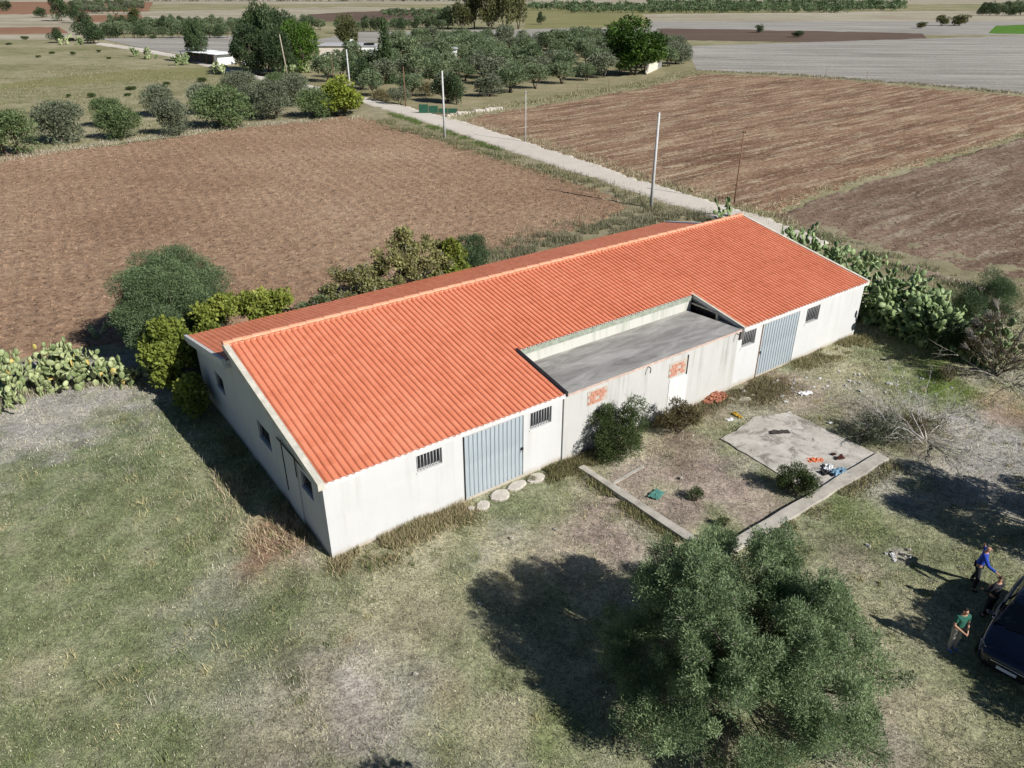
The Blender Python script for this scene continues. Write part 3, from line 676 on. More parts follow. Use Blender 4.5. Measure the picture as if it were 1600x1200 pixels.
lib('stonepine', 0, ML['pine'], 40, 13000, .11, .05, rz=.9, cz=1.12, rc=.33, low=-.75, trunk=.05, h0=.6, flat=.8, forks=3, inner=.35)
lib('brightpine', 0, ML['pine'], 22, 8000, .11, .045, rz=1.0, cz=1.0, rc=.33, low=-.9, tint0=.75, trunk=.06)
lib('darkpine', 0, ML['dark'], 24, 9000, .10, .05, rz=1.05, cz=1.0, rc=.34, low=-.9, trunk=.06)
lib('darkpine', 1, ML['dark'], 24, 9000, .10, .05, rz=1.05, cz=1.0, rc=.30, low=-.9, tint0=.7, trunk=.06)
lib('yellow', 0, ML['yellow'], 18, 3600, .13, .09, rz=.8, cz=.8, rc=.38, low=-.7, trunk=.05, h0=.3)
cl = np.array([(r_*math.cos(a), r_*math.sin(a), z, .34*(1-z/2.4)+.06, 1.3) for j, z in enumerate(np.linspace(.2, 1.9, 9)) for r_ in ((.42*(1-z/2.1)),) for a in (j*2.1, j*2.1+2.1, j*2.1+4.2)])
LIB[('cone', 0)] = (crown_mesh('crown', ML['dark'], 3, cl, 4200, .12, .05, tint0=.85), limbs(2, cl, .06, .5, 1))
def tree(name, label, cat, kind, px, py, wpx, hpx, group=None, i=None, world=None, hm=None, wm=None):
    """a tree standing where the photo shows its foot; width and height from its size in the photo"""
    if world: x, y = world; W_, H_ = wm, hm
    else:
        g = G(px, py); x, y = g.x, g.y; m = mpp(x, y); W_ = wpx*m; 
        el = math.atan2(H, y); H_ = max(.3, (hpx*m-W_*.30*math.sin(el))/math.cos(el)*1.22) if not hm else hm
    ks = [k for k in LIB if k[0] == kind]; k = ks[(rnd.randrange(len(ks)) if i is None else i)]
    cm, tm = LIB[k]; t = thing(name, label, cat, (x, y, .02), rnd.uniform(0, 6.28), group)
    s = (W_/2, W_/2*rnd.uniform(.92, 1.08), H_/2)
    link('crown', cm, t, (0, 0, 0), None, s); link('trunk', tm, t, (0, 0, 0), None, s)
    return t
# row of round bushes along the upper edge of the ploughed field, left to right
row = [(20, 243, 96, 68, 'round', 'dark green round bush at the left end of the row above the ploughed field'),
 (97, 223, 76, 62, 'roundgrey', 'pale topped olive bush, second from the left above the ploughed field'),
 (172, 198, 46, 42, 'round', 'small bush just behind the third round bush of the field edge row'),
 (190, 217, 66, 50, 'round', 'dark olive bush, third from the left along the field edge'),
 (250, 182, 54, 46, 'roundgrey', 'grey green olive bush set back behind the field edge row'),
 (275, 211, 62, 54, 'roundgrey', 'loose grey olive bush at the middle of the field edge row'),
 (322, 178, 52, 44, 'roundgrey', 'pale grey bush behind the biggest dark bush of the row'),
 (350, 200, 84, 62, 'round', 'biggest dark green bush in the row at the ploughed field edge'),
 (376, 158, 56, 44, 'roundgrey', 'tall grey olive bush near the bend of the dirt road'),
 (398, 180, 50, 44, 'roundgrey', 'thin grey olive bush between the biggest dark bush and the rounder grey one'),
 (427, 187, 60, 52, 'roundgrey', 'rounded silver green olive bush right of the biggest dark bush'),
 (460, 166, 54, 48, 'roundgrey', 'twiggy grey bush by the leaning pole'),
 (433, 146, 42, 30, 'round', 'low green bush at the road bend behind the grey bushes'),
 (495, 184, 58, 44, 'round', 'dark green bush left of the yellow green bush by the road'),
 (527, 181, 82, 54, 'yellow', 'yellow green bush at the corner of the ploughed field and dirt road')]
for a in row: tree('olive_bush' if a[4] != 'yellow' else 'leafy_bush', a[5], 'bush', a[4], *a[:4], group='bushes above the ploughed field')
# little shrubs of the meadow
for k, (x, y, w_, h_) in enumerate([(143, 152, 14, 12), (200, 150, 12, 8), (108, 152, 10, 8), (315, 128, 16, 12), (114, 86, 10, 8), (60, 90, 9, 6), (82, 84, 10, 6), (155, 82, 8, 7), (256, 138, 16, 9), (205, 140, 20, 9), (110, 64, 12, 8), (40, 62, 14, 9), (14, 70, 12, 5), (170, 92, 8, 5), (240, 60, 12, 8), (260, 133, 14, 8)]):
    tree('meadow_shrub', 'small dark shrub dotted over the dry meadow left of the dirt road', 'shrub', 'low', x, y, w_, h_, 'small shrubs on the meadow')
# landmark trees
tree('pine_tree', 'dark pine standing over the white roofed sheds', 'tree', 'darkpine', 312, 97, 40, 52)
tree('pine_tree', 'big dark pine at the left of the tree clump by the road', 'tree', 'darkpine', 392, 116, 60, 60, i=0)
tree('pine_tree', 'tallest dark pine in the clump beside the road', 'tree', 'darkpine', 418, 112, 66, 82, i=1)
tree('pine_tree', 'dark pine behind the bright green tree of the clump', 'tree', 'darkpine', 443, 92, 44, 60, i=0)
tree('pine_tree', 'bright green rounded pine at the right of the road clump', 'tree', 'brightpine', 470, 114, 66, 66)
tree('pine_tree', 'dark lower pine under the tallest pine by the leaning pole', 'tree', 'darkpine', 440, 118, 56, 56, i=0)
tree('conifer', 'pointed green conifer at the left end of the olive grove', 'tree', 'cone', 606, 130, 52, 74)
tree('stone_pine', 'large round crowned stone pine at the right end of the olive grove', 'tree', 'stonepine', 990, 117, 100, 66, i=0)
tree('poplar', 'brownish tree behind the flat roofed farmhouse', 'tree', 'euca', 543, 76, 42, 42)
for k, (x, y, w_, h_, l) in enumerate([(722, 46, 38, 30, 'darker left tree of the tall eucalyptus group behind the grove'), (742, 45, 40, 46, 'second tree from the left in the tall eucalyptus group'), (765, 46, 40, 50, 'middle tree of the tall eucalyptus group'), (788, 46, 40, 52, 'tall tree right of the middle of the eucalyptus group'), (810, 45, 34, 56, 'rightmost and tallest tree of the eucalyptus group'), (700, 44, 26, 26, 'small dark tree at the left foot of the eucalyptus group')]):
    tree('eucalyptus_tree', l, 'tree', 'euca' if k != 5 else 'dark', x, y, w_, h_, 'tall trees behind the olive grove')
for (x, y, w_, h_, kd, l) in [(95, 33, 26, 36, 'dark', 'large dark tree alone in the far left fields'), (117, 36, 18, 26, 'dark', 'dark tree right beside the large lone far left tree'), (65, 27, 20, 12, 'dark', 'low dark round bush left of the far lone trees'), (10, 17, 18, 13, 'dark', 'round far tree in the top left corner'), (212, 33, 26, 15, 'euca', 'olive brown round tree at the tip of the far left plantation'), (137, 64, 34, 34, 'dark', 'dark dense tree at the left end of the plantation behind the meadow'), (148, 68, 30, 22, 'dark', 'dark low tree before the plantation behind the meadow'), (90, 67, 22, 18, 'dark', 'rounded dark bush left of the prickly pears at the far track'), (845, 38, 12, 15, 'dark', 'single dark round tree right of the eucalyptus group'), (1186, 51, 14, 10, 'dark', 'lone dark shrub on the far grey field'), (1470, 40, 24, 12, 'euca', 'brownish shrub beside the small green field'), (1440, 44, 18, 8, 'euca', 'low brown shrub left of the small green field'), (1246, 58, 20, 8, 'dark', 'low dark bush at the right end of the dark field strip'), (1500, 40, 30, 14, 'euca', 'brown bushes adjoining the green field')]:
    tree('field_tree', l, 'tree', kd, x, y, w_, h_)
# olive grove in rows
gp = W2([(585, 128), (640, 168), (700, 160), (850, 140), (960, 126), (1050, 108), (1075, 96), (1040, 78), (940, 66), (760, 66), (640, 72), (600, 92)])
cx0, cy0 = G(860, 150)[:2]; ga = math.atan2(*(G(1050, 108)-G(720, 165))[:2][::-1])
n = 0
for i in range(-16, 26):
    for j in range(-2, 24):
        u = i*7.8+rnd.uniform(-1.3, 1.3); v = j*9.2+rnd.uniform(-1.3, 1.3)
        x = cx0+u*math.cos(ga)-v*math.sin(ga); y = cy0+u*math.sin(ga)+v*math.cos(ga)
        if bool(inpoly(x, y, gp)) and rnd.random() > .06 and n < 280:
            s = rnd.uniform(4.6, 7.0)
            tree('olive_tree', 'grey green olive tree among the rows of the grove beyond the dirt road', 'tree', rnd.choice(['olive', 'olive', 'olivegrey']), 0, 0, 0, 0, 'olive trees of the grove', world=(x, y), hm=s*rnd.uniform(.68, .92), wm=s); n += 1
# dense hedge trees near the road end of the grove
for k, (x, y, w_, h_, kd, l) in enumerate([(512, 128, 44, 36, 'olive', 'bushy green tree right of the leaning pole at the road'), (536, 122, 44, 36, 'olive', 'green tree behind the pale pole at the grove corner'), (565, 140, 44, 40, 'dark', 'dark shaded tree overhanging the road behind the pale pole'), (585, 150, 40, 34, 'olive', 'dark olive at the road corner of the grove'), (600, 158, 44, 32, 'dry', 'brown leafless bush by the roadside left of the wooden pole'), (625, 164, 30, 26, 'olivegrey', 'thin bare bush behind the wooden pole'), (665, 150, 52, 36, 'dry', 'brownish thinning tree behind the green netting'), (700, 160, 50, 40, 'olivegrey', 'slender grey olive near the pole by the netting'), (713, 163, 26, 40, 'dark', 'narrow dark cypress like bush right of the netting'), (560, 104, 50, 30, 'olive', 'olive below the flat roofed farmhouse'), (590, 112, 44, 28, 'dark', 'dark tree between the farmhouse and the conifer'), (640, 100, 50, 36, 'olive', 'olive right of the pointed conifer'), (655, 128, 54, 36, 'olive', 'broad olive behind the netting')]):
    tree('roadside_tree', l, 'tree', kd, x, y, w_, h_)
for (x, y, w_, h_) in [(1056, 100, 34, 28), (1040, 84, 30, 22), (1070, 96, 20, 22), (1062, 80, 24, 20)]:
    tree('olive_tree', 'pale olive tree at the right of the big stone pine', 'tree', 'olivegrey', x, y, w_, h_, 'olives right of the stone pine')
# far plantations as rows of individuals
def band(pts, dn, kind, label, group, w_, h_, cap, joined=None):
    JV = []; JT = []
    poly = [p for p in pts]; xs = [p[0] for p in poly]; ys = [p[1] for p in poly]; k = 0
    y = min(ys)
    while y < max(ys):
        x = min(xs)+rnd.uniform(0, w_*.6)
        while x < max(xs):
            if joined and bool(inpoly(x, y, poly)):
                g_ = G(x, y); m = mpp(g_.x, g_.y); n_ = 170; jr = np.random.default_rng(int(x*7+y*131)); cl_ = dome(int(x+y*9), 8, .75, .75, .6, .95, .4, -.8)
                V_, F_, T_ = leaves(int(x*3+y), cl_, n_, .45, .22, tint0=jr.uniform(.3, .7)); q = w_*m*jr.uniform(.8, 1.2)/2; V_ = V_*np.array([q, q, h_*m*jr.uniform(.8, 1.2)/2*.95]); V_[:, 0] += g_.x; V_[:, 1] += g_.y; JV.append(V_); JT.append(T_)
            elif bool(inpoly(x, y, poly)) and k < cap:
                tree('plantation_tree', label, 'tree', rnd.choice(kind), x, y, w_*rnd.uniform(.8, 1.25), h_*rnd.uniform(.8, 1.25), group); k += 1
            x += w_*rnd.uniform(.55, .85)
        y += dn
    if joined:
        V_ = np.concatenate(JV); n_ = len(V_)//4; tag(link('far_trees', npmesh('far_trees', V_, np.arange(n_*4).reshape(n_, 4), ML[joined], False, {'tint': ('FACE', 'FLOAT', np.concatenate(JT))})), kind='stuff')
band([(135, 62), (190, 40), (500, 44), (500, 50), (350, 60), (300, 66), (160, 66)], 6.5, ['olive', 'olive', 'dark'], 'tree in the dense plantation band behind the meadow and pale field', 'plantation behind the meadow', 18, 15, 120)
band([(120, 6), (230, 8), (228, 20), (120, 24), (116, 16)], 5, ['olivegrey', 'olive'], 'small tree in the far left plantation block', 'far left plantation', 12, 9, 60)
band([(520, 52), (700, 40), (700, 46), (520, 54)], 3, ['dark', 'olive'], 'dark tree in the line left of the eucalyptus group', 'tree line left of the eucalyptus group', 15, 15, 60)
band([(600, 20), (700, 16), (700, 32), (600, 30)], 5, ['olivegrey'], 'small olive in the plot left above the eucalyptus group', 'far olive plot', 11, 8, 40, 'olive')
band([(185, 2), (840, 2), (840, 5), (185, 6)], 4, ['dark', 'olive'], 'dark tree in the far line along the top of the fields', 'far tree line', 14, 8, 90, 'olive')
band([(825, 10), (1010, 8), (1410, 8), (1410, 19), (1010, 24), (825, 18)], 4, ['olive', 'olive', 'dark', 'euca'], 'tree in the wide far olive plantation at the top right of the centre', 'far olive plantation', 13, 10, 240, 'olive')
band([(1530, 18), (1640, 14), (1640, 28), (1530, 26)], 5, ['dark', 'olive'], 'dark tree in the far clump at the top right corner', 'top right tree clump', 14, 12, 30)
# ---- prickly pears
def pad_mesh():
    n = 10; v = []; f = []
    for k in range(n):
        a = 2*math.pi*k/n; v.append((math.sin(a)*.5*(1-.18*math.cos(a)), 0, .5-math.cos(a)*.5))
    for s in (1, -1):
        b = len(v)
        for k in range(n):
            a = 2*math.pi*k/n; v.append((math.sin(a)*.33, s*.075, .5-math.cos(a)*.33))
        v.append((0, s*.095, .5)); c = len(v)-1
        for k in range(n):
            q = (k, (k+1) % n, b+(k+1) % n, b+k); t = (b+k, b+(k+1) % n, c)
            if s > 0: q = q[::-1]; t = t[::-1]
            f += [q, t]
    me = bpy.data.meshes.new('pad'); me.from_pydata(v, [], f); me.polygons.foreach_set('use_smooth', [True]*len(f)); return me
def padmat(name, a, b_):
    m, nt, b = newmat(name, .5, .4); oi = nt.nodes.new('ShaderNodeObjectInfo')
    f = math_(nt, 'ADD', math_(nt, 'MULTIPLY', oi.outputs['Random'], .7), math_(nt, 'MULTIPLY', noise(nt, coords(nt), 2, 4), .4))
    nt.links.new(ramp(nt, f, [(.15, a), (.9, b_)]), b.inputs['Base Color']); bump(nt, b, noise(nt, coords(nt), 30, 2), .3, .01); return m
pad_me = [pad_mesh() for _ in range(3)]
pad_me[0].materials.append(padmat('cactus_pad_pale', (.14, .19, .075), (.37, .41, .20)))
pad_me[1].materials.append(padmat('cactus_pad_green', (.07, .12, .04), (.27, .35, .15)))
pad_me[2].materials.append(padmat('cactus_pad_yellow', (.45, .36, .10), (.55, .42, .14)))
def cactus(label, group, x, y, h, mi, n=30, spread=.8, joined=False, rad=.34, pal=None):
    t = thing('prickly_pear', label, 'cactus', (x, y, 0), 0, group); r = rnd
    fr = [(Matrix.Translation((r.uniform(-.3, .3)*spread, r.uniform(-.3, .3)*spread, -.08)) @ Matrix.Rotation(r.uniform(0, 6.28), 4, 'Z') @ Matrix.Rotation(r.uniform(-.35, .35), 4, 'X') @ Matrix.Rotation(r.uniform(-.3, .3), 4, 'Y'), rad*1.25, 0) for _ in range(max(2, n//9))]
    out = []
    while fr and len(out) < n:
        m, s, lv = fr.pop(0 if r.random() < .65 else -1)
        out.append((m, s, lv)); tip = m @ Vector((0, 0, s*1.1))
        if tip.z > h and r.random() < .8: continue
        for k in range(r.choice([1, 2, 2, 2])):
            a = r.uniform(-1.1, 1.1) if k else r.uniform(-.4, .4)
            at = Vector((math.sin(a)*.45*s, 0, s*(.55+.45*math.cos(a))))
            mm = m @ Matrix.Translation(at) @ Matrix.Rotation(a*.9, 4, 'Y') @ Matrix.Rotation(r.uniform(-1.3, 1.3), 4, 'Z') @ Matrix.Rotation(r.uniform(-.4, .4), 4, 'X')
            if (mm @ Vector((0, 0, s))).z > .12: fr.append((mm, rad*r.uniform(.75, 1.2), lv+1))
    zm = max((m @ Vector((0, 0, s))).z for m, s, lv in out); f_ = min(1.9, max(.8, h/zm))
    out2 = []
    for m, s, lv in out:
        m2 = m.copy(); m2.translation = Vector((m.translation.x*min(f_, 1.15), m.translation.y*min(f_, 1.15), m.translation.z*f_)); out2.append((m2, s*min(1.3, max(1, f_)), lv))
    out = out2
    if joined:
        mb = MB(); vs = [v.co.copy() for v in pad_me[0].vertices]; fs = [tuple(p.vertices) for p in pad_me[0].polygons]
        for m, s, lv in out: mb.add([m @ (v*s) for v in vs], fs, True)
        tag(mb.build('pads', pad_me[mi].materials[0], t), kind='stuff'); return t
    for m, s, lv in out:
        o = link('pad', pad_me[mi if r.random() > .03 else 2 if mi == 0 else 1], t); o.matrix_local = m @ Matrix.Diagonal((s*.82, s, s*1.12, 1))
    return t
for (h, rowl, rows) in [(2.0, 'back row', [(-14, 548), (4, 544), (20, 540), (40, 535), (62, 530), (82, 528), (100, 530), (116, 534)]), (1.7, 'middle row', [(-20, 580), (4, 570), (24, 564), (44, 560), (64, 556), (86, 555), (106, 556), (126, 558), (146, 556), (164, 560)]), (1.25, 'front row', [(-24, 612), (0, 600), (22, 592), (46, 586), (70, 581)])]:
    for (x, y) in rows:
        p = G(x, y, h); cactus('pale prickly pear in the %s of the dense hedge at the left edge' % rowl, 'left hedge, '+rowl, p.x, p.y, h-.1, 0, 22, 1.1, rad=.30)
for (x, y, h, n, l) in [(148, 530, 1.5, 20, 'small grey prickly pear standing in the field edge left of the big olive'), (142, 588, 1.4, 18, 'low prickly pear between the left hedge and the olive'), (162, 590, 1.6, 24, 'prickly pear with round pads in front of the left of the big olive'), (208, 604, 1.4, 26, 'sprawling prickly pear at the foot of the big olive'), (232, 590, 1.6, 18, 'shaded prickly pear between olive and building'), (184, 600, 1.1, 16, 'low spreading prickly pear before the olive trunk')]:
    p = G(x, y); cactus(l, None, p.x, p.y, h, 0, n, .8, rad=.32)
for (h, rowl, rows) in [(3.2, 'back row', [(1336, 398), (1362, 404), (1388, 408), (1414, 414), (1440, 420), (1466, 430), (1490, 440)]), (2.8, 'middle row', [(1352, 432), (1378, 436), (1404, 440), (1430, 446), (1456, 456), (1484, 466)]), (2.6, 'third row', [(1362, 466), (1388, 470), (1414, 476), (1442, 482), (1470, 492), (1498, 504)]), (2.5, 'front row', [(1368, 500), (1392, 506), (1416, 512), (1440, 518), (1466, 528), (1492, 540), (1380, 486), (1428, 494), (1480, 514)])]:
    for (x, y) in rows:
        p = G(x, y, h); q = p-Vector(B0); u = q.x*math.cos(YAW)+q.y*math.sin(YAW)
        if u < L+2.0: p = p+Vector((math.cos(YAW), math.sin(YAW), 0))*(L+2.0-u)
        cactus('tall green prickly pear in the %s of the hedge right of the building' % rowl, 'right hedge, '+rowl, p.x, p.y, h+.5, 1, 78, 1.1, rad=.32)
for (x, y, h, n) in [(1238, 374, 1.8, 22), (1252, 378, 1.9, 22), (1266, 384, 1.5, 16), (1300, 408, 1.9, 24), (1318, 416, 1.9, 24), (1334, 426, 2.0, 24), (1290, 402, 1.7, 18), (1348, 420, 1.8, 22)]:
    p = G(x, y-8, 1.0); p = p+Vector((.3, 0, 0)); cactus('prickly pear lining the track behind the right gable', 'prickly pears behind the right gable', p.x, p.y, h, 1, n, .9, rad=.38)
for (x, y) in [(1232, 350), (1246, 356), (1262, 360), (1278, 366), (1293, 374), (1308, 381), (1323, 389), (1338, 398), (1350, 410), (1300, 392), (1328, 408)]:
    p = G(x, y, 2.7); q = p-Vector(B0); u = q.x*math.cos(YAW)+q.y*math.sin(YAW)
    if u < L+1.3: p = p+Vector((math.cos(YAW), math.sin(YAW), 0))*(L+1.3-u)
    cactus('bright prickly pear in the band rising behind the right gable roof edge', 'prickly pears above the right roof edge', p.x, p.y, 2.5, 1, 44, 1.0, rad=.31)
for (x, y, h, n) in [(1125, 344, 1.9, 16), (1140, 340, 1.8, 18)]:
    p = G(x, y); cactus('dark prickly pear peeping over the ridge beside the dirt road', 'prickly pears over the ridge', p.x, p.y, h, 1, n, .8, rad=.4)
for (x, y, h, n, l) in [(235, 92, 2.4, 46, 'far prickly pear clump left of the white sheds'), (215, 88, 2.2, 40, 'leftmost of the prickly pears beside the track'), (285, 102, 3.0, 60, 'large prickly pear clump before the white sheds'), (343, 117, 2.8, 50, 'prickly pear clump at the bend of the road'), (452, 120, 2.4, 40, 'prickly pear at the foot of the leaning pole'), (122, 70, 2.4, 50, 'far prickly pears at the end of the track'), (100, 70, 2.0, 40, 'prickly pears beside the dark bush far left'), (482, 114, 2.0, 30, 'prickly pear right of the bright green pine')]:
    p = G(x, y); cactus(l, None, p.x, p.y, h, 0, n, 6.0, joined=True, rad=.7)
# ---- near trees with their own leaves
def near_tree(name, label, cat, x, y, cl, mat, n, ll, lw, seed, tr=.12, h0=.8, forks=3, tint0=.5, shell=.5, up=.25, extra=None, sticks=None):
    t = thing(name, label, cat, (x, y, 0)); V, F, ti = leaves(seed, cl, n, ll, lw, shell=shell, up=up, tint0=tint0)
    link('crown', npmesh('crown', V, F, mat, False, {'tint': ('FACE', 'FLOAT', ti)}), t)
    if sticks:
        mb = MB(); r = random.Random(seed)
        for _ in range(sticks):
            c = cl[r.randrange(len(cl))]; p = Vector(c[:3]); d = Vector((p.x*.5+r.uniform(-.3, .3), p.y*.5+r.uniform(-.3, .3), r.uniform(.2, .9))).normalized()
            b = p*.3; b.z = max(.1, p.z*.5); q = p+d*(c[3]*r.uniform(.8, 1.15)); mb.tube([b, p, q], [.025, .014, .005], 3)
        mb.build('twigs', M_gtwig, t)
    link('trunk', limbs(seed, cl, tr, h0, forks), t); return t
# big olive in the foreground
g = np.random.default_rng(11)
cl = []
for k in range(92):
    a = g.uniform(0, 6.283); r_ = 3.1*math.sqrt(g.uniform(.01, 1)); z = 4.4*math.sqrt(max(0, 1-(r_/3.75)**2))*g.uniform(.45, 1.08)+.35
    cl.append((r_*math.cos(a)*1.05, r_*math.sin(a), z, g.uniform(.25, .62), g.uniform(.9, 1.4)))
for k in range(26):
    a = k/26*6.283+g.uniform(-.1, .1); r_ = g.uniform(2.7, 3.3); cl.append((r_*math.cos(a)*1.12, r_*math.sin(a), g.uniform(.5, 1.7), g.uniform(.45, .75), 1.0))
for c in list(cl):
    for q in range(5):
        d = g.normal(size=3); d[2] = abs(d[2])*.8; d /= np.linalg.norm(d); e = c[3]*g.uniform(.75, 1.25)
        cl.append((c[0]+d[0]*e, c[1]+d[1]*e, c[2]+d[2]*e, g.uniform(.12, .26), g.uniform(1.0, 1.6)))
cl = np.array(cl); cl[:, :2] *= .95; cl[:, 2] = cl[:, 2]*1.04
near_tree('olive_tree', 'large bushy olive tree standing alone in the yard, in the foreground', 'tree', 6.3, 14.7, cl, ML['bright'], 300000, .095, .024, 4, .17, 1.0, 5, .5, .8, up=.6, sticks=420)
# big round olive left of the building
cl = np.concatenate([dome(8, 100, 2.2, 2.3, 2.45, 2.9, .78, -.95, .12), dome(18, 40, 1.9, 1.9, 2.0, 2.5, .9, -.95, .8)])
cl[:, 2] = np.maximum(cl[:, 2], .5)
p = G(270, 482, 2.9); near_tree('olive_tree', 'big round grey green olive tree at the left rear corner of the building', 'tree', p.x, p.y, cl, ML['olive'], 200000, .12, .036, 9, .2, 1.0, 4, .5, .5)
def shrub(label, px, py, wx, dy, h, mat, n, ll, lw, seed, name='bush', k=18, rc=.45, cat='bush', sticks=None, up=.25, tint0=.5, off=(0, 0), low=-.2, group=None, rz=0, shell=.6, at=None):
    p = G(px, py) if at is None else BL_(*at); cl = dome(seed, k, wx/2-rc*.7, dy/2-rc*.7, h/2-rc*.3, h/2, rc, low, .35)
    t = near_tree(name, label, cat, p.x+off[0], p.y+off[1], cl, mat, n, ll, lw, seed, .05, .3, 3, tint0, shell, up, sticks=sticks)
    t.rotation_euler[2] = rz if at is None else YAW
    if group: t['group'] = group
    return t
shrub('yellow green fig tree spilling over the rear roof at the left gable', 0, 0, 7.4, 2.4, 4.3, ML['fig'], 17000, .18, .14, 21, 'fig_tree', 70, .45, 'tree', shell=.9, low=-.6, at=(2.5, 16.75))
shrub('yellow green fig branches hanging beside the left rear corner of the wall', 0, 0, 2.9, 2.8, 3.7, ML['fig'], 8500, .18, .14, 22, 'fig_tree', 34, .45, 'tree', low=-.9, at=(-.9, 16.5), shell=.9)
shrub('dark shaded fig foliage at the rear end of the left gable wall', 0, 0, 1.3, 3.0, 2.0, ML['fig'], 2600, .18, .14, 23, 'fig_bush', 12, .42, low=-.6, at=(-.95, 13.4))
shrub('thinning yellow fig tree behind the middle of the rear roof', 0, 0, 6.4, 3.4, 5.3, ML['figgrey'], 15000, .16, .11, 24, 'fig_tree', 70, .42, 'tree', sticks=260, shell=.9, low=-.6, at=(13.2, 17.6))
shrub('half bare grey fig tree left of the thinning yellow one behind the roof', 0, 0, 5.2, 3.0, 3.9, ML['figgrey'], 8500, .15, .09, 25, 'fig_tree', 50, .42, 'tree', sticks=480, shell=.95, tint0=.25, low=-.6, at=(9.4, 17.6))
shrub('bright yellow leaved fig shoots right of the thinning fig', 0, 0, 2.4, 2.0, 4.4, ML['fig'], 3000, .2, .16, 26, 'fig_tree', 14, .5, 'tree', low=-.6, at=(15.9, 17.3))
shrub('dark round olive bush behind the rear eave, right of the figs', 0, 0, 3.4, 3.2, 3.9, ML['olive'], 22000, .13, .04, 27, 'olive_bush', 30, .5, tint0=.25, low=-.9, at=(18.4, 19.3))
shrub('low grey green bush between the two fig trees behind the roof', 0, 0, 2.8, 2.0, 3.0, ML['olive'], 6000, .14, .05, 28, 'bush', 14, .5, tint0=.4, at=(7.0, 17.3))
shrub('dark green bushy shrub against the annex wall', 968, 722, 2.7, 2.4, 2.5, ML['mid'], 16000, .12, .03, 31, 'bush', 26, .42, tint0=.35, low=-.8, off=(0, .6))
shrub('brownish green shrub between the dark bush and the brick heap', 1062, 682, 2.3, 1.7, 1.4, ML['dry'], 6500, .13, .035, 32, 'bush', 18, .32, tint0=.35, off=(0, .3))
shrub('compact bright green shrub at the edge of the concrete slab', 1246, 778, 1.7, 1.5, 1.15, ML['mid'], 7500, .10, .026, 33, 'bush', 16, .28, tint0=.45, low=-.5, off=(0, .25), sticks=20)
shrub('tiny green weed clump in the middle of the walled enclosure', 1085, 780, .85, .7, .45, ML['mid'], 1200, .08, .02, 34, 'weed_clump', 7, .18, 'weed')
shrub('tiny dark weed clump near the olive in the enclosure corner', 1130, 822, .5, .4, .35, ML['mid'], 500, .08, .02, 35, 'weed_clump', 5, .14, 'weed')
shrub('soft green feathery bush behind the dark shrub at the right edge', 1525, 505, 3.8, 3.2, 3.2, ML['olive'], 34000, .15, .022, 36, 'bush', 34, .55, up=.6, low=-.8, tint0=.25)
shrub('dark leafy shrub with pale bare twigs at the right edge', 1555, 600, 4.6, 4.0, 3.6, ML['brown'], 6500, .10, .04, 37, 'twiggy_shrub', 36, .55, sticks=1100, low=-.8, tint0=.15, off=(.6, .9))
shrub('dark green ivy like shrub between the hedge and the twiggy shrub', 1492, 560, 3.0, 2.6, 2.6, ML['dark'], 9000, .12, .06, 38, 'bush', 18, .5, low=-.7, tint0=.5, off=(.2, .3))
shrub('thin dry shrub on the green patch before the right hedge', 1482, 596, 1.6, 1.2, .8, ML['dry'], 1500, .1, .02, 39, 'bush', 8, .3, tint0=.2, sticks=30)
shrub('tangled dark bramble left of the dead branches', 1375, 690, 2.8, 2.2, 1.0, ML['olivegrey'], 6000, .10, .03, 40, 'bramble', 20, .33, tint0=.15, sticks=120, off=(0, .2))
# grey dead branch heap
def branch(mb, p, d, l, r0, r, depth):
    pts = [p]; q = p.copy(); dd = d.copy(); n = 4
    for i in range(n):
        dd = (dd+Vector((r.uniform(-.28, .28), r.uniform(-.28, .28), r.uniform(-.22, .2)))).normalized(); q = q+dd*l/n; q.z = max(q.z, .04); pts.append(q.copy())
        if depth > 0 and i > 0:
            for _ in range(r.choice([1, 1, 2])):
                d2 = (dd+Vector((r.uniform(-1, 1), r.uniform(-1, 1), r.uniform(-.6, .7)))).normalized(); branch(mb, q.copy(), d2, l*r.uniform(.4, .65), r0*.5, r, depth-1)
    mb.tube(pts, [r0*(1-.8*i/n) for i in range(n+1)], 4 if depth else 3)
def dead_heap(label, px, py, n, ln, seed, rr=.03, mat=M_twig, spread=1.2, depth=2, name='dead_branches', cat='branches'):
    p = G(px, py); r = random.Random(seed); t = thing(name, label, cat, (p.x, p.y, 0))
    for i in range(n):
        a = r.uniform(0, 6.28); mb = MB(); branch(mb, Vector((math.cos(a)*r.random()*spread*.5, math.sin(a)*r.random()*spread*.5, .05)), Vector((math.cos(a), math.sin(a), r.uniform(.15, .9))).normalized(), ln*r.uniform(.7, 1.1), rr*r.uniform(.6, 1.1), r, depth)
        mb.build('branch', mat, t)
    return t
dead_heap('heap of pale grey dead branches lying right of the concrete slab', 1446, 688, 15, 2.0, 5, .034)
dead_heap('low brownish heap of dead twigs under the pale branches', 1432, 674, 24, 1.9, 6, .022, M_twig, 2.6)
dead_heap('dead tree with pale bare stems at the right edge', 1580, 602, 9, 2.6, 8, .03, M_gtwig, .8)
shrub('rust brown scrub beneath the pale dead branches', 1440, 668, 3.0, 1.8, .55, ML['dry'], 2600, .09, .025, 41, 'scrub', 18, .3, tint0=.4)
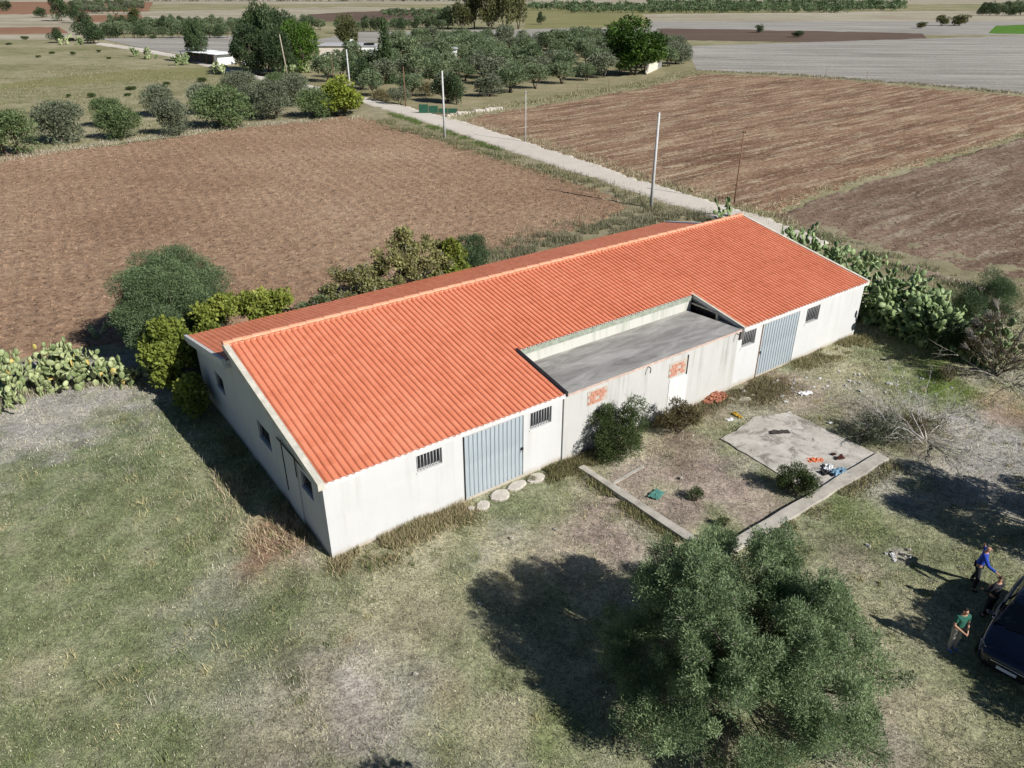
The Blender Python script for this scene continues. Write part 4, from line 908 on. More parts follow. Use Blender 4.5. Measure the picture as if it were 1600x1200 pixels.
# trees standing just outside the picture whose shade falls into it
for (x, y, hh, ww, sd, l) in [(21.7, 20.6, 5.0, 5.8, 51, 'olive tree just beyond the right edge, shading the grass above the car'), (18.9, 13.6, 4.6, 5.4, 52, 'olive tree beyond the right edge, shading the people and the car'), (2.4, 7.3, 5.7, 3.8, 53, 'olive tree below the lower edge of the picture')]:
    cl = dome(sd, 34, ww/2-.5, ww/2-.5, hh/2-.6, hh/2+.35, .62, -.75, .3)
    near_tree('olive_tree', l, 'tree', x, y, cl, ML['bright'], 42000, .14, .055, sd, .15, .9, 4)

# ------------------------------------------------------------------ ground cover
def blades(name, X, Y, h, wd, col, seed, lean=.6, zf=None):
    g = np.random.default_rng(seed); n = len(X); a = g.uniform(0, 6.283, n); L_ = h*(.5+g.random(n)); Z = (zf(X, Y) if zf else np.zeros(n))
    ln = g.normal(size=n)*lean; ax = np.stack([np.cos(a)*ln, np.sin(a)*ln, np.ones(n)], 1); ax /= np.linalg.norm(ax, axis=1)[:, None]
    b = g.uniform(0, 6.283, n); sd = np.stack([np.cos(b), np.sin(b), np.zeros(n)], 1)*(wd*(.6+.8*g.random(n)))[:, None]
    P = np.stack([X, Y, Z], 1); V = np.stack([P-sd, P+sd, P+ax*L_[:, None]], 1).reshape(-1, 3); F = np.arange(n*3).reshape(n, 3)
    return tag(link(name, npmesh(name, V, F, M_blade, False, {'col': ('FACE', 'FLOAT_COLOR', np.concatenate([col, np.ones((n, 1))], 1))})), kind='stuff')
M_blade = bpy.data.materials.new('grass_blades'); M_blade.use_nodes = True
nt = M_blade.node_tree; b = nt.nodes['Principled BSDF']; at = nt.nodes.new('ShaderNodeAttribute'); at.attribute_name = 'col'; nt.links.new(at.outputs['Color'], b.inputs['Base Color']); b.inputs['Roughness'].default_value = .8; b.inputs['Specular IOR Level'].default_value = .15
def in_building(X, Y, mrg=0):
    c, s = math.cos(YAW), math.sin(YAW); u = (X-B0[0])*c+(Y-B0[1])*s; v = -(X-B0[0])*s+(Y-B0[1])*c
    return (u > -mrg) & (u < L+mrg) & (v > -mrg) & (v < YR+mrg)
def slab_area(X, Y):
    c, s = math.cos(YAW), math.sin(YAW); u = (X-B0[0])*c+(Y-B0[1])*s; v = -(X-B0[0])*s+(Y-B0[1])*c
    return (u > 17.0) & (u < 21.7) & (v > -8.0) & (v < -2.8)
g = np.random.default_rng(77)
def scatter(n, x0, x1, y0, y1, seed):
    g = np.random.default_rng(seed); return g.uniform(x0, x1, n), g.uniform(y0, y1, n)
yp = YP
GREENS = np.array([.155, .19, .085]); YEL = np.array([.40, .36, .23]); BRN = np.array([.15, .12, .085]); PAL = np.array([.60, .56, .44])
def grass_layer(name, n, x0, x1, y0, y1, h, wd, seed, lean=.9, thr=.0):
    X, Y = scatter(n, x0, x1, y0, y1, seed); vis = (np.abs(X) < Y*.78+4)
    X, Y = X[vis], Y[vis]; c, gf = ymix(X, Y); g = np.random.default_rng(seed+1)
    keep = inpoly(X, Y, yp) & ~in_building(X, Y, -.02) & ~slab_area(X, Y) & (g.random(len(X)) < (.25+.75*np.clip(gf*1.4, 0, 1)+thr)) & (vn(X*1.5, Y*1.5, 88) > .18)
    X, Y, c, gf = X[keep], Y[keep], c[keep], gf[keep]; n = len(X)
    isg = g.random(n) < gf*.75; r_ = g.random(n)
    col = np.where(isg[:, None], GREENS, np.where((r_ < .55)[:, None], YEL, np.where((r_ < .85)[:, None], BRN, PAL)))
    col = col*.75+c*.35; col = col*(.5+1.0*g.random(n))[:, None]
    return blades(name, X, Y, h*(.6+.8*vn(X*.9, Y*.9, 5)), wd, col, seed+2, lean, yardz)
grass_layer('yard_grass', 330000, -34, 26, 11.5, 26, .075, .009, 100)
def tussocks(name, nc, per, x0, x1, y0, y1, h, seed):
    g = np.random.default_rng(seed); cx = g.uniform(x0, x1, nc); cy = g.uniform(y0, y1, nc); k = inpoly(cx, cy, yp) & ~in_building(cx, cy, .3) & ~slab_area(cx, cy) & (vn(cx/3, cy/3, seed) > .45); cx, cy = cx[k], cy[k]; sz = g.uniform(.08, .3, len(cx))
    X = np.repeat(cx, per)+g.normal(size=len(cx)*per)*np.repeat(sz, per); Y = np.repeat(cy, per)+g.normal(size=len(cx)*per)*np.repeat(sz, per)
    tc = np.array([(.46, .41, .22), (.20, .23, .09), (.42, .40, .30), (.13, .16, .06)])[g.integers(0, 4, len(cx))]; c = np.repeat(tc, per, 0)*(.6+.7*g.random(len(X)))[:, None]
    return blades(name, X, Y, h*np.repeat(.6+g.random(len(cx)), per), .010, c, seed+1, 1.1, yardz)
tussocks('grass_tussocks', 1500, 34, -30, 24, 11.5, 40, .17, 500)
grass_layer('yard_grass', 200000, -40, 34, 26, 46, .12, .014, 110)
# taller weeds along the foot of the walls and kerbs
def weed_strip(name, pts, wdt, n, h, seed, col=(.30, .25, .14), g2=(.14, .16, .06), mixg=.3, wd=.012, zf=yardz):
    g = np.random.default_rng(seed); P = np.array([p[:2] for p in pts]); seg = np.linalg.norm(np.diff(P, axis=0), axis=1); cum = np.concatenate([[0], np.cumsum(seg)])
    s = g.uniform(0, cum[-1], n); X = np.interp(s, cum, P[:, 0]); Y = np.interp(s, cum, P[:, 1]); off = g.normal(size=(n, 2))*wdt*.5; X = X+off[:, 0]; Y = Y+off[:, 1]
    k = (vn(X*.8, Y*.8, seed)*.6+vn(X*2.5, Y*2.5, seed+5)*.4 > .42) & ~in_building(X, Y, .0); X, Y = X[k], Y[k]; n = len(X)
    m = (g.random(n) < mixg)[:, None]; c = np.where(m, np.array(g2), np.array(col))*(.5+g.random(n))[:, None]
    return blades(name, X, Y, h*(.4+1.1*vn(X*.8, Y*.8, seed+1)), wd, c, seed+3, .55, zf)
weed_strip('wall_weeds', [BL_(.0, -.45), BL_(5.2, -.5)], .6, 14000, .27, 201, col=(.38, .32, .19), mixg=.2)
weed_strip('wall_weeds', [BL_(1.0, -.9), BL_(5.4, -1.0)], .8, 6000, .16, 202, mixg=.4)
weed_strip('wall_weeds', [BL_(8.6, -.35), BL_(12.0, -.8)], .6, 7000, .24, 203, mixg=.35, col=(.20, .17, .09))
weed_strip('wall_weeds', [BL_(15, -.6), BL_(23.2, -.5)], .6, 7000, .18, 204, mixg=.3, col=(.24, .19, .12))
weed_strip('wall_weeds', [BL_(21.2, -1.2), BL_(23.6, -1.4)], 1.1, 7000, .18, 205, mixg=.3, col=(.26, .21, .13))
weed_strip('wall_weeds', [BL_(26.4, -.5), BL_(32.3, -.6)], .9, 9000, .2, 206, mixg=.35, col=(.33, .28, .16))
weed_strip('kerb_weeds', [BL_(10.5, -1), BL_(10.6, -7)], .5, 4000, .18, 207, mixg=.6)
weed_strip('kerb_weeds', [BL_(13, -8.4), BL_(21.5, -8.5)], .6, 5000, .16, 208, mixg=.4)
weed_strip('gable_weeds', [BL_(-.3, 1), BL_(-.5, 14)], .5, 3000, .25, 209, mixg=.5)
weed_strip('gable_weeds', [BL_(-1.2, 1.5), BL_(-1.6, 7.5)], 1.2, 1500, .3, 210, mixg=.1, col=(.40, .33, .22))
weed_strip('hedge_weeds', [G(-60, 640), G(60, 606), G(150, 592), G(260, 592)], 1.0, 9000, .25, 211, mixg=.2, col=(.36, .32, .24), wd=.016)
zv = lambda X, Y: np.full(np.shape(X), .03)
weed_strip('road_verge_weeds', [G(590, 188), G(700, 222), G(850, 266), G(960, 302), G(1030, 330)], 2.0, 22000, .34, 220, (.27, .24, .15), (.09, .12, .04), .45, .018, zv)
weed_strip('road_verge_weeds', [G(610, 178), G(700, 208), G(780, 236)], 1.0, 6000, .25, 221, (.2, .2, .1), (.08, .14, .03), .8, .025, zv)
weed_strip('road_verge_weeds', [G(700, 184), G(850, 226), G(1000, 276), G(1150, 322), G(1240, 352)], 1.7, 12000, .32, 222, (.42, .36, .24), (.12, .14, .06), .2, .018, zv)
weed_strip('roof_side_weeds', [G(760, 405), G(850, 384), G(930, 362), G(1040, 338), G(1110, 348)], 3.0, 30000, .36, 223, (.28, .25, .17), (.11, .13, .06), .4, .016, zv)
weed_strip('field_edge_weeds', [G(-60, 262), G(60, 240), G(200, 220), G(400, 196), G(560, 184)], 1.8, 12000, .28, 224, (.40, .36, .27), (.16, .16, .08), .2, .028, zv)
weed_strip('field_edge_weeds', [G(720, 180), G(880, 152), G(1000, 132), G(1095, 112)], 3.0, 10000, .3, 225, (.36, .31, .20), (.14, .16, .06), .4, .035, zv)
weed_strip('field_edge_weeds', [G(1100, 111), G(1250, 118), G(1450, 133), G(1600, 147)], 2.2, 9000, .3, 226, (.38, .34, .24), (.12, .12, .06), .3, .04, zv)
weed_strip('field_edge_weeds', [G(1196, 330), G(1290, 296), G(1400, 264), G(1600, 211), G(1700, 184)], .9, 9000, .12, 227, (.46, .39, .26), (.3, .27, .15), .3, .025, lambda X, Y: np.full(np.shape(X), .12))
weed_strip('track_side_weeds', [G(1250, 362), G(1340, 392), G(1420, 420), G(1500, 446), G(1600, 470)], 1.8, 12000, .2, 228, (.33, .30, .21), (.09, .13, .04), .55, .018, zv)
# meadow tussocks, coarse, further away
def meadow_layer(name, poly, n, h, wd, seed, cols):
    xs = [p[0] for p in poly]; ys = [p[1] for p in poly]; g = np.random.default_rng(seed)
    X = g.uniform(min(xs), max(xs), n); Y = g.uniform(min(ys), max(ys), n); k = inpoly(X, Y, poly) & (vn(X*.5, Y*.5, seed) > .35); X, Y = X[k], Y[k]; n = len(X)
    c = np.array(cols)[g.integers(0, len(cols), n)]*(.6+.7*g.random(n))[:, None]
    return blades(name, X, Y, h*(.3+vn(X*.3, Y*.3, 4)), wd, c, seed+1, .8, lambda X, Y: np.full(np.shape(X), -.05))
meadow_layer('meadow_grass', W2([(-30, 120), (150, 100), (330, 120), (560, 152), (400, 200), (200, 222), (-30, 245)]), 70000, .3, .05, 300, [(.24, .22, .13), (.17, .18, .08), (.30, .27, .18), (.14, .15, .065)])
meadow_layer('straw_stubble', FB, 60000, .16, .05, 310, [(.46, .37, .24), (.40, .32, .20), (.2, .12, .07)])
# clods of earth lying proud of the ploughed soil
def clods(name, poly, n, s0, s1, seed, mat, ymax=1e9, zf=zA):
    g = np.random.default_rng(seed); xs = [p[0] for p in poly]; ys = [p[1] for p in poly]
    X = g.uniform(max(min(xs), -75), min(max(xs), 80), n); Y = g.uniform(min(ys), min(max(ys), ymax), n); k = inpoly(X, Y, poly) & (np.abs(X) < Y*.8); X, Y = X[k], Y[k]; n = len(X)
    base = np.array([(1, 0, 0), (-.3, .95, 0), (-.8, -.6, 0), (.1, .1, .85)]); T = np.array([(0, 1, 3), (1, 2, 3), (2, 0, 3)])
    s = s0+(s1-s0)*g.random(n)**3; a = g.uniform(0, 6.28, n); R_ = np.stack([np.stack([np.cos(a), -np.sin(a)], 1), np.stack([np.sin(a), np.cos(a)], 1)], 1)
    b = base[None]*(.7+.6*g.random((n, 4, 3))); xy = np.einsum('nij,nkj->nki', R_, b[..., :2]); V = np.concatenate([xy, b[..., 2:]], 2)*s[:, None, None]
    V[..., 0] += X[:, None]; V[..., 1] += Y[:, None]; V[..., 2] += (zf(X, Y)-.02)[:, None]
    F = (T[None]+np.arange(n)[:, None, None]*4).reshape(-1, 3); return tag(link(name, npmesh(name, V.reshape(-1, 3), F, mat)), kind='stuff')
clods('soil_clods', FA, 150000, .03, .13, 400, m_fieldA)
clods('soil_clods', FC, 50000, .03, .11, 401, m_fieldC, zf=lambda X, Y: plough(X, Y, .9, .03))
clods('yard_pebbles', YP, 5000, .012, .05, 402, M_stone, 40, yardz)

# ------------------------------------------------------------------ yard: slab, kerbs, rubble
def local_poly_slab(name, label, cat, pts, z0, z1, mat, jag=.05, seed=1, step=.5):
    r = random.Random(seed); out = []
    for i in range(len(pts)):
        a = Vector(pts[i]); b = Vector(pts[(i+1) % len(pts)]); n = max(1, int((b-a).length/step))
        for j in range(n): p = a.lerp(b, j/n); out.append((p.x+r.uniform(-jag, jag), p.y+r.uniform(-jag, jag)))
    cx = sum(p[0] for p in out)/len(out); cy = sum(p[1] for p in out)/len(out)
    mb = MB(); n = len(out); vs = [(x-cx, y-cy, z) for z in (z0, z1) for x, y in out]
    mb.add(vs, [tuple(reversed(range(n))), tuple(range(n, 2*n))]+[(i, (i+1) % n, n+(i+1) % n, n+i) for i in range(n)])
    o = mb.build(name, mat); o.location = BL_(cx, cy); o.rotation_euler = (0, 0, YAW); return tag(o, label, cat)
def slabmat():
    m, nt, b = newmat('stained_concrete_slab', .95, .2); co = coords(nt)
    c = ramp(nt, noise(nt, co, .9, 7, .7), [(.3, (.34, .32, .28)), (.5, (.47, .44, .39)), (.65, (.54, .51, .46))])
    s = ramp(nt, noise(nt, co, 1.1, 7, .8, .6), [(.50, (0, 0, 0)), (.60, (1, 1, 1))])
    c = mixc(nt, math_(nt, 'MULTIPLY', s, .75), c, (.14, .12, .10)); nt.links.new(c, b.inputs['Base Color']); bump(nt, b, noise(nt, co, 12, 6, .8), .5, .02); return m
M_slab = slabmat()
local_poly_slab('concrete_slab', 'cracked pale concrete slab in the yard before the annex', 'slab', [(17.3, -2.9), (18.9, -2.8), (20.0, -2.55), (21.75, -3.3), (21.72, -7.72), (16.9, -7.72), (17.1, -5.4)], -.05, .06, M_slab, .06, 3, .5)
local_poly_slab('foundation_wall', 'narrow low concrete footing running out from the building, left side of the enclosure', 'low wall', [(10.6, -.95), (10.9, -.95), (11.2, -8.2), (10.78, -8.2)], -.1, .16, M_conc, .02, 4, .8)
local_poly_slab('foundation_wall', 'wide pale concrete footing along the front of the enclosure, below the slab', 'low wall', [(11.25, -8.25), (21.7, -8.25), (21.7, -7.76), (11.25, -7.76)], -.1, .17, M_conc, .03, 5, .7)
local_poly_slab('foundation_wall', 'half buried thin concrete footing crossing the enclosure', 'low wall', [(11.1, -2.6), (13.0, -2.45), (13.0, -2.33), (11.1, -2.45)], -.1, .035, M_conc, .04, 6, .5)
for k, (px, py, rx, ry, l) in enumerate([(781, 775, .42, .36, 'largest flat round pale stone before the left metal door'), (755, 791, .34, .26, 'flat pale stone nearest the foot of the left door'), (736, 796, .15, .12, 'smallest flat stone left of the door step'), (838, 748, .42, .30, 'flat cracked stone right of the left metal door'), (808, 760, .5, .26, 'broken flat stone half under turf before the door'), (772, 758, .22, .14, 'small wedge stone at the foot of the left metal door')]):
    p = G(px, py); r = random.Random(k); n = 11; mb = MB(); pr = [(math.cos(2*math.pi*i/n)*rx*r.uniform(.85, 1.1), math.sin(2*math.pi*i/n)*ry*r.uniform(.85, 1.1)) for i in range(n)]
    vs = [(x, y, -.05) for x, y in pr]+[(x, y, .07) for x, y in pr]+[(x*.86, y*.86, .10) for x, y in pr]
    mb.add(vs, [(i, (i+1) % n, n+(i+1) % n, n+i) for i in range(n)]+[(n+i, n+(i+1) % n, 2*n+(i+1) % n, 2*n+i) for i in range(n)]+[tuple(range(2*n, 3*n))])
    tag(mb.build('flat_stone', M_stone, None, (p.x, p.y, 0), (0, 0, r.uniform(0, 1))), l, 'stone')
def heap(name, label, cat, px, py, n, sx, sy, h, size, mat, seed, rz=0, piece='brick'):
    p = G(px, py); t = thing(name, label, cat, (p.x, p.y, 0), rz); r = random.Random(seed)
    ms = []
    for k in range(3):
        mb = MB(); f = r.uniform(.5, 1); mb.box(-size*.5*f, size*.5*f, -size*.3, size*.3, -size*.22, size*.22); ms.append(mb.mesh(piece, mat))
    for i in range(n):
        a = r.uniform(0, 6.28); q = math.sqrt(r.random()); z = h*(1-q)*r.uniform(.5, 1)+size*.15
        link(piece, ms[r.randrange(3)], t, (math.cos(a)*q*sx, math.sin(a)*q*sy, z), (r.uniform(-.6, .6), r.uniform(-.6, .6), r.uniform(0, 3)))
    return t
M_rb = M('broken_red_brick', (.36, .15, .09), .9, .35, 12, .3); M_or = M('bright_orange_brick', (.62, .17, .07), .85, .35, 12, .2)
heap('brick_heap', 'heap of broken red bricks at the foot of the annex wall', 'bricks', 1116, 622, 70, .75, .42, .3, .22, M_rb, 1, YAW)
heap('brick_heap', 'small scatter of bright orange brick pieces on the slab', 'bricks', 1272, 721, 34, .42, .2, .06, .15, M_or, 2, .2)
heap('rubble', 'dark reddish rubble lump at the wall left of the brick heap', 'rubble', 1072, 636, 12, .25, .2, .15, .18, M('dark_rubble', (.12, .06, .045), .9, .4, 10), 3)
M_blue = M('crumpled_blue_plastic', (.16, .28, .38), .5, .5, 7, .8); M_whp = M('torn_white_plastic', (.62, .62, .62), .6, .15, 6, .4); M_blk = M('black_rubbish', (.03, .03, .035), .6, .4, 6)
def sheet(name, label, cat, px, py, sx, sy, mat, seed, rz=0, amp=.12, z=.02, group=None):
    """crumpled piece of plastic or cloth with its own thickness"""
    p = G(px, py); r = random.Random(seed); n = 9; mb = MB(); top = []; bot = []
    for j in range(n):
        for i in range(n):
            u = i/(n-1)*2-1; v = j/(n-1)*2-1; k = 1-.25*r.random()*(abs(u) > .7 or abs(v) > .7)
            zz_ = abs(r.gauss(0, amp))*(1-.6*max(abs(u), abs(v))); top.append((u*sx*k, v*sy*k, z+zz_+.015)); bot.append((u*sx*k, v*sy*k, z+zz_-.012))
    f = []
    for j in range(n-1):
        for i in range(n-1): a = j*n+i; f += [(a, a+1, a+n+1, a+n), (a+n*n, a+n*n+n, a+n*n+n+1, a+n*n+1)]
    mb.add(top+bot, f); return tag(mb.build(name, mat, None, (p.x, p.y, 0), (0, 0, rz)), label, cat, group)
sheet('crumpled_tarp', 'crumpled blue plastic tarp on the slab corner', 'tarp', 1309, 741, .38, .26, M_blue, 1, .3, .13, .10)
sheet('rubbish', 'torn grey white sheet beside the blue tarp on the slab', 'rubbish', 1294, 735, .3, .2, M_whp, 2, 1.1, .1, .10)
sheet('rubbish', 'black rubbish under the grey white sheet by the shrub', 'rubbish', 1289, 742, .2, .16, M_blk, 3, .4, .1, .10)
sheet('rusty_pot', 'dark rust brown object lying on the slab', 'rubbish', 1312, 719, .2, .12, M('dark_rust', (.10, .03, .02), .8, .4, 8), 4, .2, .09, .10)
sheet('rusty_pot', 'smaller dark rusty scrap beside the dark object on the slab', 'rubbish', 1302, 713, .1, .08, M('dark_rust2', (.09, .035, .03), .8, .4, 8), 5, .2, .07, .10)
sheet('green_board', 'small flat teal green board lying in the enclosure', 'board', 1026, 774, .34, .24, M('teal_board', (.08, .22, .18), .7, .3, 5), 6, .9, .02, .05)
sheet('rubbish_bag', 'bluish white plastic bag at the foot of the right prickly pear hedge', 'bag', 1461, 537, .42, .2, M('pale_blue_bag', (.42, .48, .58), .5, .25, 6), 7, -.3, .12, .05)
sheet('rubbish', 'yellow scrap lying above the concrete slab', 'rubbish', 1151, 650, .10, .32, M('yellow_plastic', (.6, .38, .04), .6, .2, 6), 8, .5, .05, .05)
sheet('rubbish', 'brightest white torn sack on the bare ground beyond the slab', 'rubbish', 1258, 616, .38, .16, M_whp, 9, .3, .07, .03)
sheet('burnt_patch', 'dark burnt remains on the upper part of the slab', 'rubbish', 1218, 678, .5, .14, M('burnt_remains', (.05, .045, .04), .95, .4, 8), 10, .1, .05, .09)
sheet('rubbish', 'white scrap left of the yellow one', 'rubbish', 1140, 657, .22, .12, M_whp, 11, .3, .06, .03)
r = random.Random(9)
for k in range(70):
    px, py = r.choice([(1365, 590), (1360, 582), (1392, 596), (1290, 655), (1330, 600), (1250, 600), (1200, 620), (1215, 622), (1450, 600), (1410, 870)])
    sheet('litter', 'small white litter scrap on the rough ground beyond the concrete slab', 'litter', px+r.gauss(0, 28), py+r.gauss(0, 12), r.uniform(.04, .13), r.uniform(.03, .08), M_whp, 30+k, r.uniform(0, 3), .03, .02, 'litter scraps in the yard')
for k, (px, py) in enumerate([(1412, 868), (1398, 864), (1420, 860), (750, 945), (650, 1055), (1064, 748), (868, 828), (800, 842)]):
    sheet('pale_stone_chip', 'small pale stone lying loose in the turf', 'stone', px, py, .09, .07, M_stone, 80+k, r.uniform(0, 3), .04, .03, 'loose pale stones')

# ------------------------------------------------------------------ poles, posts, far buildings
def pole(name, label, px, py, h, r0, mat, top=None, lean=0):
    p = G(px, py); t = thing(name, label, 'pole', (p.x, p.y, 0)); t.rotation_euler = (0, lean, 0)
    mb = MB(); mb.tube([(0, 0, -.3), (0, 0, h*.5), (0, 0, h)], [r0, r0*.82, r0*.62], 10); mb.build('shaft', mat, t)
    mb = MB(); mb.box(-.14, .14, -.025, .025, h-.35, h-.29); mb.tube([(-.1, 0, h-.29), (-.1, 0, h-.16)], .035, 6); mb.tube([(.1, 0, h-.29), (.1, 0, h-.16)], .035, 6); mb.build('insulator_bracket', M_metal, t)
pole('utility_pole', 'tall pale concrete pole behind the building, nearest to it', 1017, 325, 8.2, .16, M_pole)
pole('utility_pole', 'tall pale concrete pole at the edge of the dirt road beyond the ploughed field', 695, 216, 8.2, .16, M_pole)
pole('utility_pole', 'pale pole in front of the grove corner by the yellow green bush', 548, 149, 7.6, .17, M_pole)
pole('timber_pole', 'thin brown timber pole in the straw field right of the road', 1147, 318, 6.6, .07, M_wood)
pole('timber_pole', 'thin grey timber pole left of the straw field beside the road', 821, 223, 6.2, .07, M_pole)
pole('timber_pole', 'thin dark pole at the roadside before the brown bushes of the grove', 634, 168, 6.2, .09, M_wood)
pole('timber_pole', 'leaning pale pole before the dark pine clump', 450, 122, 8.5, .16, M('pale_timber', (.36, .31, .24), .8, .2, 3), lean=-.07)
pole('timber_pole', 'thin dark pole left of the grove corner pole', 522, 130, 5.5, .07, M_wood)
for k, (x, y) in enumerate([(905, 358), (965, 340), (860, 165), (902, 143), (951, 134), (1290, 118), (1354, 122)]):
    p = G(x, y); mb = MB(); mb.tube([(0, 0, -.2), (0, 0, 1.3)], .04, 5)
    tag(mb.build('fence_post', M_wood, None, (p.x, p.y, 0)), 'thin lone fence post at a field edge', 'post', 'lone field edge posts')
# green netting fence beside the road
p = G(655, 178); t = thing('net_fence', 'green netted panels by the road before the grove', 'fence', (p.x, p.y, 0), math.atan2(*(G(692, 178)-G(655, 178))[:2][::-1]))
Mg = M('green_net', (.02, .085, .05), .8, .3, 6)
for i in range(4):
    mb = MB(); mb.box(i*1.5, i*1.5+1.42, -.02, .02, .15, (1.4, 1.2, .8, .8)[i]); mb.build('net_panel', Mg, t)
for i in range(5):
    mb = MB(); mb.box(i*1.5-.045, i*1.5+.005, -.04, .04, 0, 1.5 if i < 2 else 1.0); mb.build('post', M_wood, t)
# stone edge by the road end of the field
p = G(700, 181); t = thing('stone_row', 'row of pale stones between the grove and the straw field', 'stones', (p.x, p.y, 0))
r = random.Random(4)
for i in range(16):
    q = G(700+i*5.5, 181-i*.75)-p; mb = MB(); s = r.uniform(.25, .6); mb.tube([(0, 0, -.1), (0, 0, s*.6), (0, 0, s*.8)], [s, s*.8, s*.3], 6, smooth=False); mb.build('stone', M_stone, t, (q.x, q.y, 0), (0, 0, r.random()))
M_hw = M('farmhouse_wall', (.62, .56, .47), .9, .1, 2); M_roofg = M('grey_flat_roof', (.42, .42, .43), .8, .2, 1); M_ww = M('white_wall_paint', (.78, .78, .78), .9, .06, 2)
def far_house(label, px0, px1, py, depth, h, parts):
    a = G(px0, py); b = G(px1, py); w_ = (b-a).length; t = thing('farmhouse', label, 'house', (a.x, a.y, 0), math.atan2(b.y-a.y, b.x-a.x)); parts(t, w_, depth, h); return t
def fh(t, w_, d, h):
    mb = MB(); mb.box(0, w_*.72, 0, d, 0, h); mb.build('wall', M_hw, t)
    mb = MB(); mb.box(-.3, w_*.72+.3, -.4, d+.3, h+.002, h+.25); mb.build('roof', M_roofg, t)
    mb = MB(); mb.box(w_*.72+.32, w_, .5, d, 0, h*.95); mb.build('wall', M_ww, t)
    mb = MB(); mb.box(w_*.72+.32, w_+.3, .3, d+.2, h*.95+.002, h*.95+.2); mb.build('roof', M_roofg, t)
    mb = MB(); mb.box(w_*.55, w_*.6, 1, 1.8, h+.252, h+1.5); mb.build('chimney', M_ww, t)
    mb = MB(); mb.box(w_*.78, w_*.95, 1.5, 3.5, h*.95+.202, h*.95+.7); mb.build('solar_panel', M_dark, t)
    for x in (.12, .3, .5): 
        mb = MB(); mb.box(w_*x, w_*x+1.1, -.05, -.002, 1.0, 2.1); f = mb.build('window', M_fascia, t)
        mb = MB(); mb.box(w_*x+.08, w_*x+1.02, -.06, -.051, 1.08, 2.02); mb.build('pane', M_glass, f)
    mb = MB(); mb.box(w_*.4, w_*.4+1, -.06, -.002, 0, 2.1); mb.build('door', M_wood, t)
far_house('low flat roofed farmhouse with cream wall behind the roadside trees', 500, 588, 94, 9, 3.4, fh)
def wh(t, w_, d, h):
    mb = MB(); mb.box(0, w_, 0, d, 0, h); mb.build('wall', M_ww, t)
    mb = MB(); mb.box(-.4, w_+.3, -.4, d+.2, h+.002, h+.2); mb.build('roof', M_roofg, t)
    for x in (.15, .6):
        mb = MB(); mb.box(w_*x, w_*x+1, -.04, -.002, .9, 2.0); f = mb.build('window', M_dark, t); mb = MB(); mb.box(w_*x+.1, w_*x+.9, -.05, -.041, 1, 1.9); mb.build('pane', M_glass, f)
far_house('small white house half hidden in the olive grove', 692, 714, 98, 4, 3.2, wh)
# sheds with white roofs
a = G(285, 96); b = G(352, 104); t = thing('shed', 'long open shed with white sheet roof beyond the meadow', 'shed', (a.x, a.y, 0), math.atan2(b.y-a.y, b.x-a.x)); w_ = (b-a).length
mb = MB(); mb.box(0, w_*.66, 1.5, 6, 0, 2.3); mb.build('back_wall', M('dark_shed_wall', (.10, .09, .085), .9, .3, 2), t)
mb = MB(); mb.box(w_*.72, w_*.80, .6, 5, 0, 2.2); mb.build('white_wall', M_ww, t)
for i in range(5):
    mb = MB(); mb.box(i*w_*.175-.3, i*w_*.175+w_*.17-.3, -.5+.1*(i % 2), 6.2, 2.45+.05*(i % 2), 2.53+.05*(i % 2)); mb.build('roof_sheet', M_ww, t)
for i in range(6):
    mb = MB(); mb.box(i*w_*.15, i*w_*.15+.12, -.1, .02, 0, 2.44); mb.build('post', M_wood, t)
a = G(339, 101); t = thing('parked_van', 'small white van parked beside the sheds', 'van', (a.x, a.y, 0), .3)
def tiny_car(t, mat, van=True):
    L_, W_, Hh = (4.4, 1.8, 1.9) if van else (4.1, 1.7, 1.45)
    mb = MB(); mb.prism([(0, .3), (L_, .3), (L_, Hh if van else .95), (L_-.2 if van else L_-.5, Hh), (1.3, Hh), (.75, 1.05), (.05, .85)], 0, W_, 'y'); mb.build('body', mat, t, recalc=True)
    mb = MB(); mb.box(1.5, 2.5, -.01, -.002, 1.1, 1.6 if van else 1.35); mb.build('side_window', M_glass, t)
    mb = MB(); mb.prism([(.78, 1.1), (.70, 1.1), (1.22, Hh-.1), (1.30, Hh-.1)], .15, W_-.15, 'y'); mb.build('windscreen', M_glass, t, recalc=True)
    for x in (.8, L_-.9):
        for y in (-.02, W_-.2):
            mb = MB(); mb.tube([(x, y, .32), (x, y+.22, .32)], .32, 12); mb.build('wheel', M_dark, t)
tiny_car(t, M_ww)
a = G(381, 104); t = thing('parked_car', 'white car half hidden in the shade under the pines', 'car', (a.x, a.y, 0), .5); tiny_car(t, M_ww, False)
a = G(1010, 116); b = G(1036, 104); t = thing('garden_wall', 'short pale wall right of the big stone pine', 'wall', (a.x, a.y, 0), math.atan2(b.y-a.y, b.x-a.x)); w_ = (b-a).length
mb = MB(); mb.box(0, w_*.65, 0, .3, -.1, 1.8); mb.build('wall_section', M_hw, t)
for i in range(5):
    mb = MB(); mb.box(w_*.66+i*1.0, w_*.66+i*1.0+.1, 0, .1, 0, 1.3); mb.build('post', M_ww, t)

